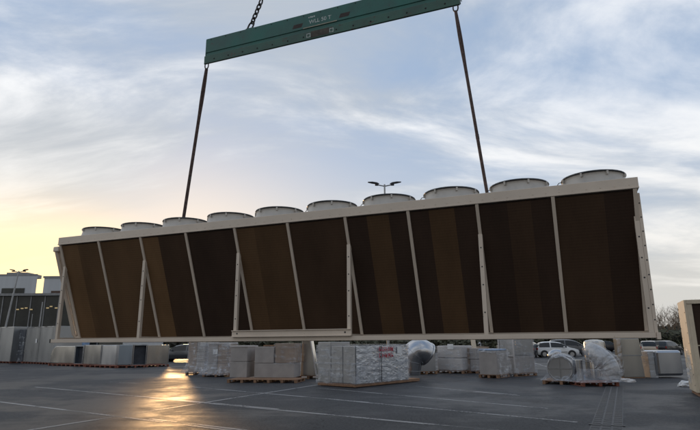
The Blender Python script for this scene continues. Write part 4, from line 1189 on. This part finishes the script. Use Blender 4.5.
for (x, y) in ((17.5, 309.5), (22, 308.5), (26, 308), (31, 309.5), (47.5, 308), (51, 306.5), (56, 308)):
    p = AT(x, y, Yb-4.1); mb = MB(); mb.span(rel(b3, (p.x-.14, Yb-4.09, p.z-.05)), rel(b3, (p.x+.14, Yb-4.065, p.z+.06))); mb.build('lit_window', 'lit', b3)
# ------------------------------------------------------------------ lamps and poles
def lamp_post(loc, h, label, heads=2, span=1.1, tilt=(0, 0), rz=0, r_=.07, name='street_lamp'):
    root = empty(name, loc, rz, label, 'street lamp' if heads else 'pole')
    tx = Vector((h*math.tan(tilt[0]), 0, h))
    mb = MB(); mb.tube([(0,0,0), tx*.5, tx], [r_*1.3, r_, r_*.75], 12); mb.build('pole', 'pole', root, smooth=True)
    if heads:
        for s_ in ((-1, 1) if heads == 2 else (1,)):
            mb = MB(); mb.tube([tx+Vector((0,0,-.12)), tx+Vector((s_*.3,0,-.06)), tx+Vector((s_*.5,0,-.02))], .04, 8); o = mb.build('arm', 'pole', root, smooth=True)
            mb = MB()
            sec = [(.35,.05,.05),(.5,.13,.09),(.8,.17,.08),(span,.10,.03)]
            ringv = []
            for (d_, w_, hh) in sec:
                zz = .02+.17*(d_-.35)
                ringv += [tx+Vector((s_*d_, -w_, zz)), tx+Vector((s_*d_, w_, zz)), tx+Vector((s_*d_, w_*.7, zz+hh)), tx+Vector((s_*d_, -w_*.7, zz+hh))]
            fs = [(0,1,2,3), (15,14,13,12)]
            for i in range(3):
                for k in range(4): fs.append((i*4+k, i*4+(k+1) % 4, (i+1)*4+(k+1) % 4, (i+1)*4+k))
            mb.add(ringv, fs); mb.build('lamp_head', 'lamp_dark', root, .015)
            mb = MB(); mb.box(tx+Vector((s_*.52, 0, -.02)), (.22, .18, .10)); mb.build('lamp_gear', 'lamp_dark', root, .02)
    return root
p = AT(384.5, 183, 34); lamp_post((p.x, 34, 0), p.z-.1, 'twin-headed street lamp rising behind the middle fans of the cooler')
p0, p1 = AT(7, 326, 50), AT(20.5, 271, 50)
lamp_post((p0.x-.45, 50, 0), p1.z, 'leaning pale lamp post in front of the grey halls at the left', 2, .75, ((p1.x-p0.x+.45)/p1.z*.85, 0), 0, .08)
p0, p1 = AT(39, 326, 52), AT(43, 302, 52)
lamp_post((p0.x, 52, 0), p1.z, 'plain thin pole without a lamp, between the leaning lamp and the cooler', 0, 1, ((p1.x-p0.x)/p1.z*.6, 0), 0, .06, 'thin_pole')
p0 = AT(31, 326, 54)
lamp_post((p0.x, 54, 0), AT(31, 314, 54).z, 'short dim pole just left of the plain thin one', 0, 1, (0, 0), 0, .04, 'thin_pole')

# ------------------------------------------------------------------ trees, hedge, far wood
def bare_tree(loc, h, label, seed):
    rnd = random.Random(seed)
    root = empty('bare_tree', loc, 0, label, 'tree', 'bare winter trees at the right')
    tr = MB(); cr = MB()
    def grow(mb_, p, d, l, r_, lev):
        q = p+d*l*.5+Vector((rnd.uniform(-1,1), rnd.uniform(-1,1), 0))*l*.06; e = q+(d+Vector((rnd.uniform(-.2,.2), rnd.uniform(-.2,.2), .1))).normalized()*l*.5
        mb_.tube([p, q, e], [r_, r_*.82, r_*.62], 5 if lev < 2 else 3, False)
        if lev >= 6: return
        for k in range(rnd.choice((2, 3, 3)) if lev else 5):
            a = rnd.uniform(0, 2*math.pi); sp = rnd.uniform(.3, .75)
            nd = (d+Vector((math.cos(a)*sp, math.sin(a)*sp, rnd.uniform(-.1, .25)))).normalized()
            st_ = e if rnd.random() < .6 or lev == 0 else q
            grow(cr, st_ if k else e, nd, l*rnd.uniform(.62, .85), r_*.6, lev+1)
    grow(tr, Vector((0,0,0)), Vector((0,0,1)), h*.27, h*.018, 0)
    tr.build('trunk', 'bark', root, normals=False); cr.build('crown', 'bark', root, normals=False)
TR = [(661, 84, 6.6), (671, 88, 8.2), (679, 90, 7.0), (652, 92, 5.8), (688, 95, 8), (698, 92, 9)]
TL = ['leftmost bare tree, seen close to the end of the cooler', 'tallest bare winter tree between the cooler and the coil cabinet', 'thin bare tree touching the left edge of the coil cabinet',
      'low bare tree mostly hidden behind the end post of the cooler', 'bare tree hidden behind the coil cabinet', 'bare tree behind the coil cabinet at the right edge']
for i, (px, Y, h) in enumerate(TR):
    p = AT(px, 340, Y); bare_tree((p.x, Y, -.01), h, TL[i], 11+i)
def leaf_belt(name, x0, x1, y, hgt, m, label, seed, n, size, depth=3., cat='hedge', vary=.35):
    rnd = random.Random(seed); mb = MB()
    for k in range(n):
        x = rnd.uniform(x0, x1); hh = hgt*(1+vary*mnoise.noise(Vector((x*.12, seed, 0)))+vary*.6*mnoise.noise(Vector((x*.5, seed, 4))))
        z = hh*rnd.random()**.8; yy2 = y+rnd.uniform(-.5, .5)*depth
        s_ = size*rnd.uniform(.5, 1.3)
        u_ = Vector((rnd.gauss(0,1), rnd.gauss(0,1), rnd.gauss(0,1))).normalized(); w_ = u_.orthogonal().normalized()
        c_ = Vector((x, yy2, z))
        mb.add([c_-u_*s_, c_+w_*s_*.7, c_+u_*s_, c_-w_*s_*.7], [(0,1,2,3)])
    o = mb.build(name, m, normals=False)
    return tag(o, label, cat, kind='stuff')
leaf_belt('hedge', 20, 120, 84, 3.0, 'hedge', 'dark hedge along the far edge of the car park', 5, 9000, .45)
leaf_belt('hedge', -24, 20, 88, 1.9, 'hedge', 'low dark hedge far behind the wrapped goods', 6, 4500, .45)
leaf_belt('far_wood', -400, 400, 230, 6.5, 'wood_far', 'far-off brownish wood on the horizon', 8, 16000, 1.9, 22, 'wood')
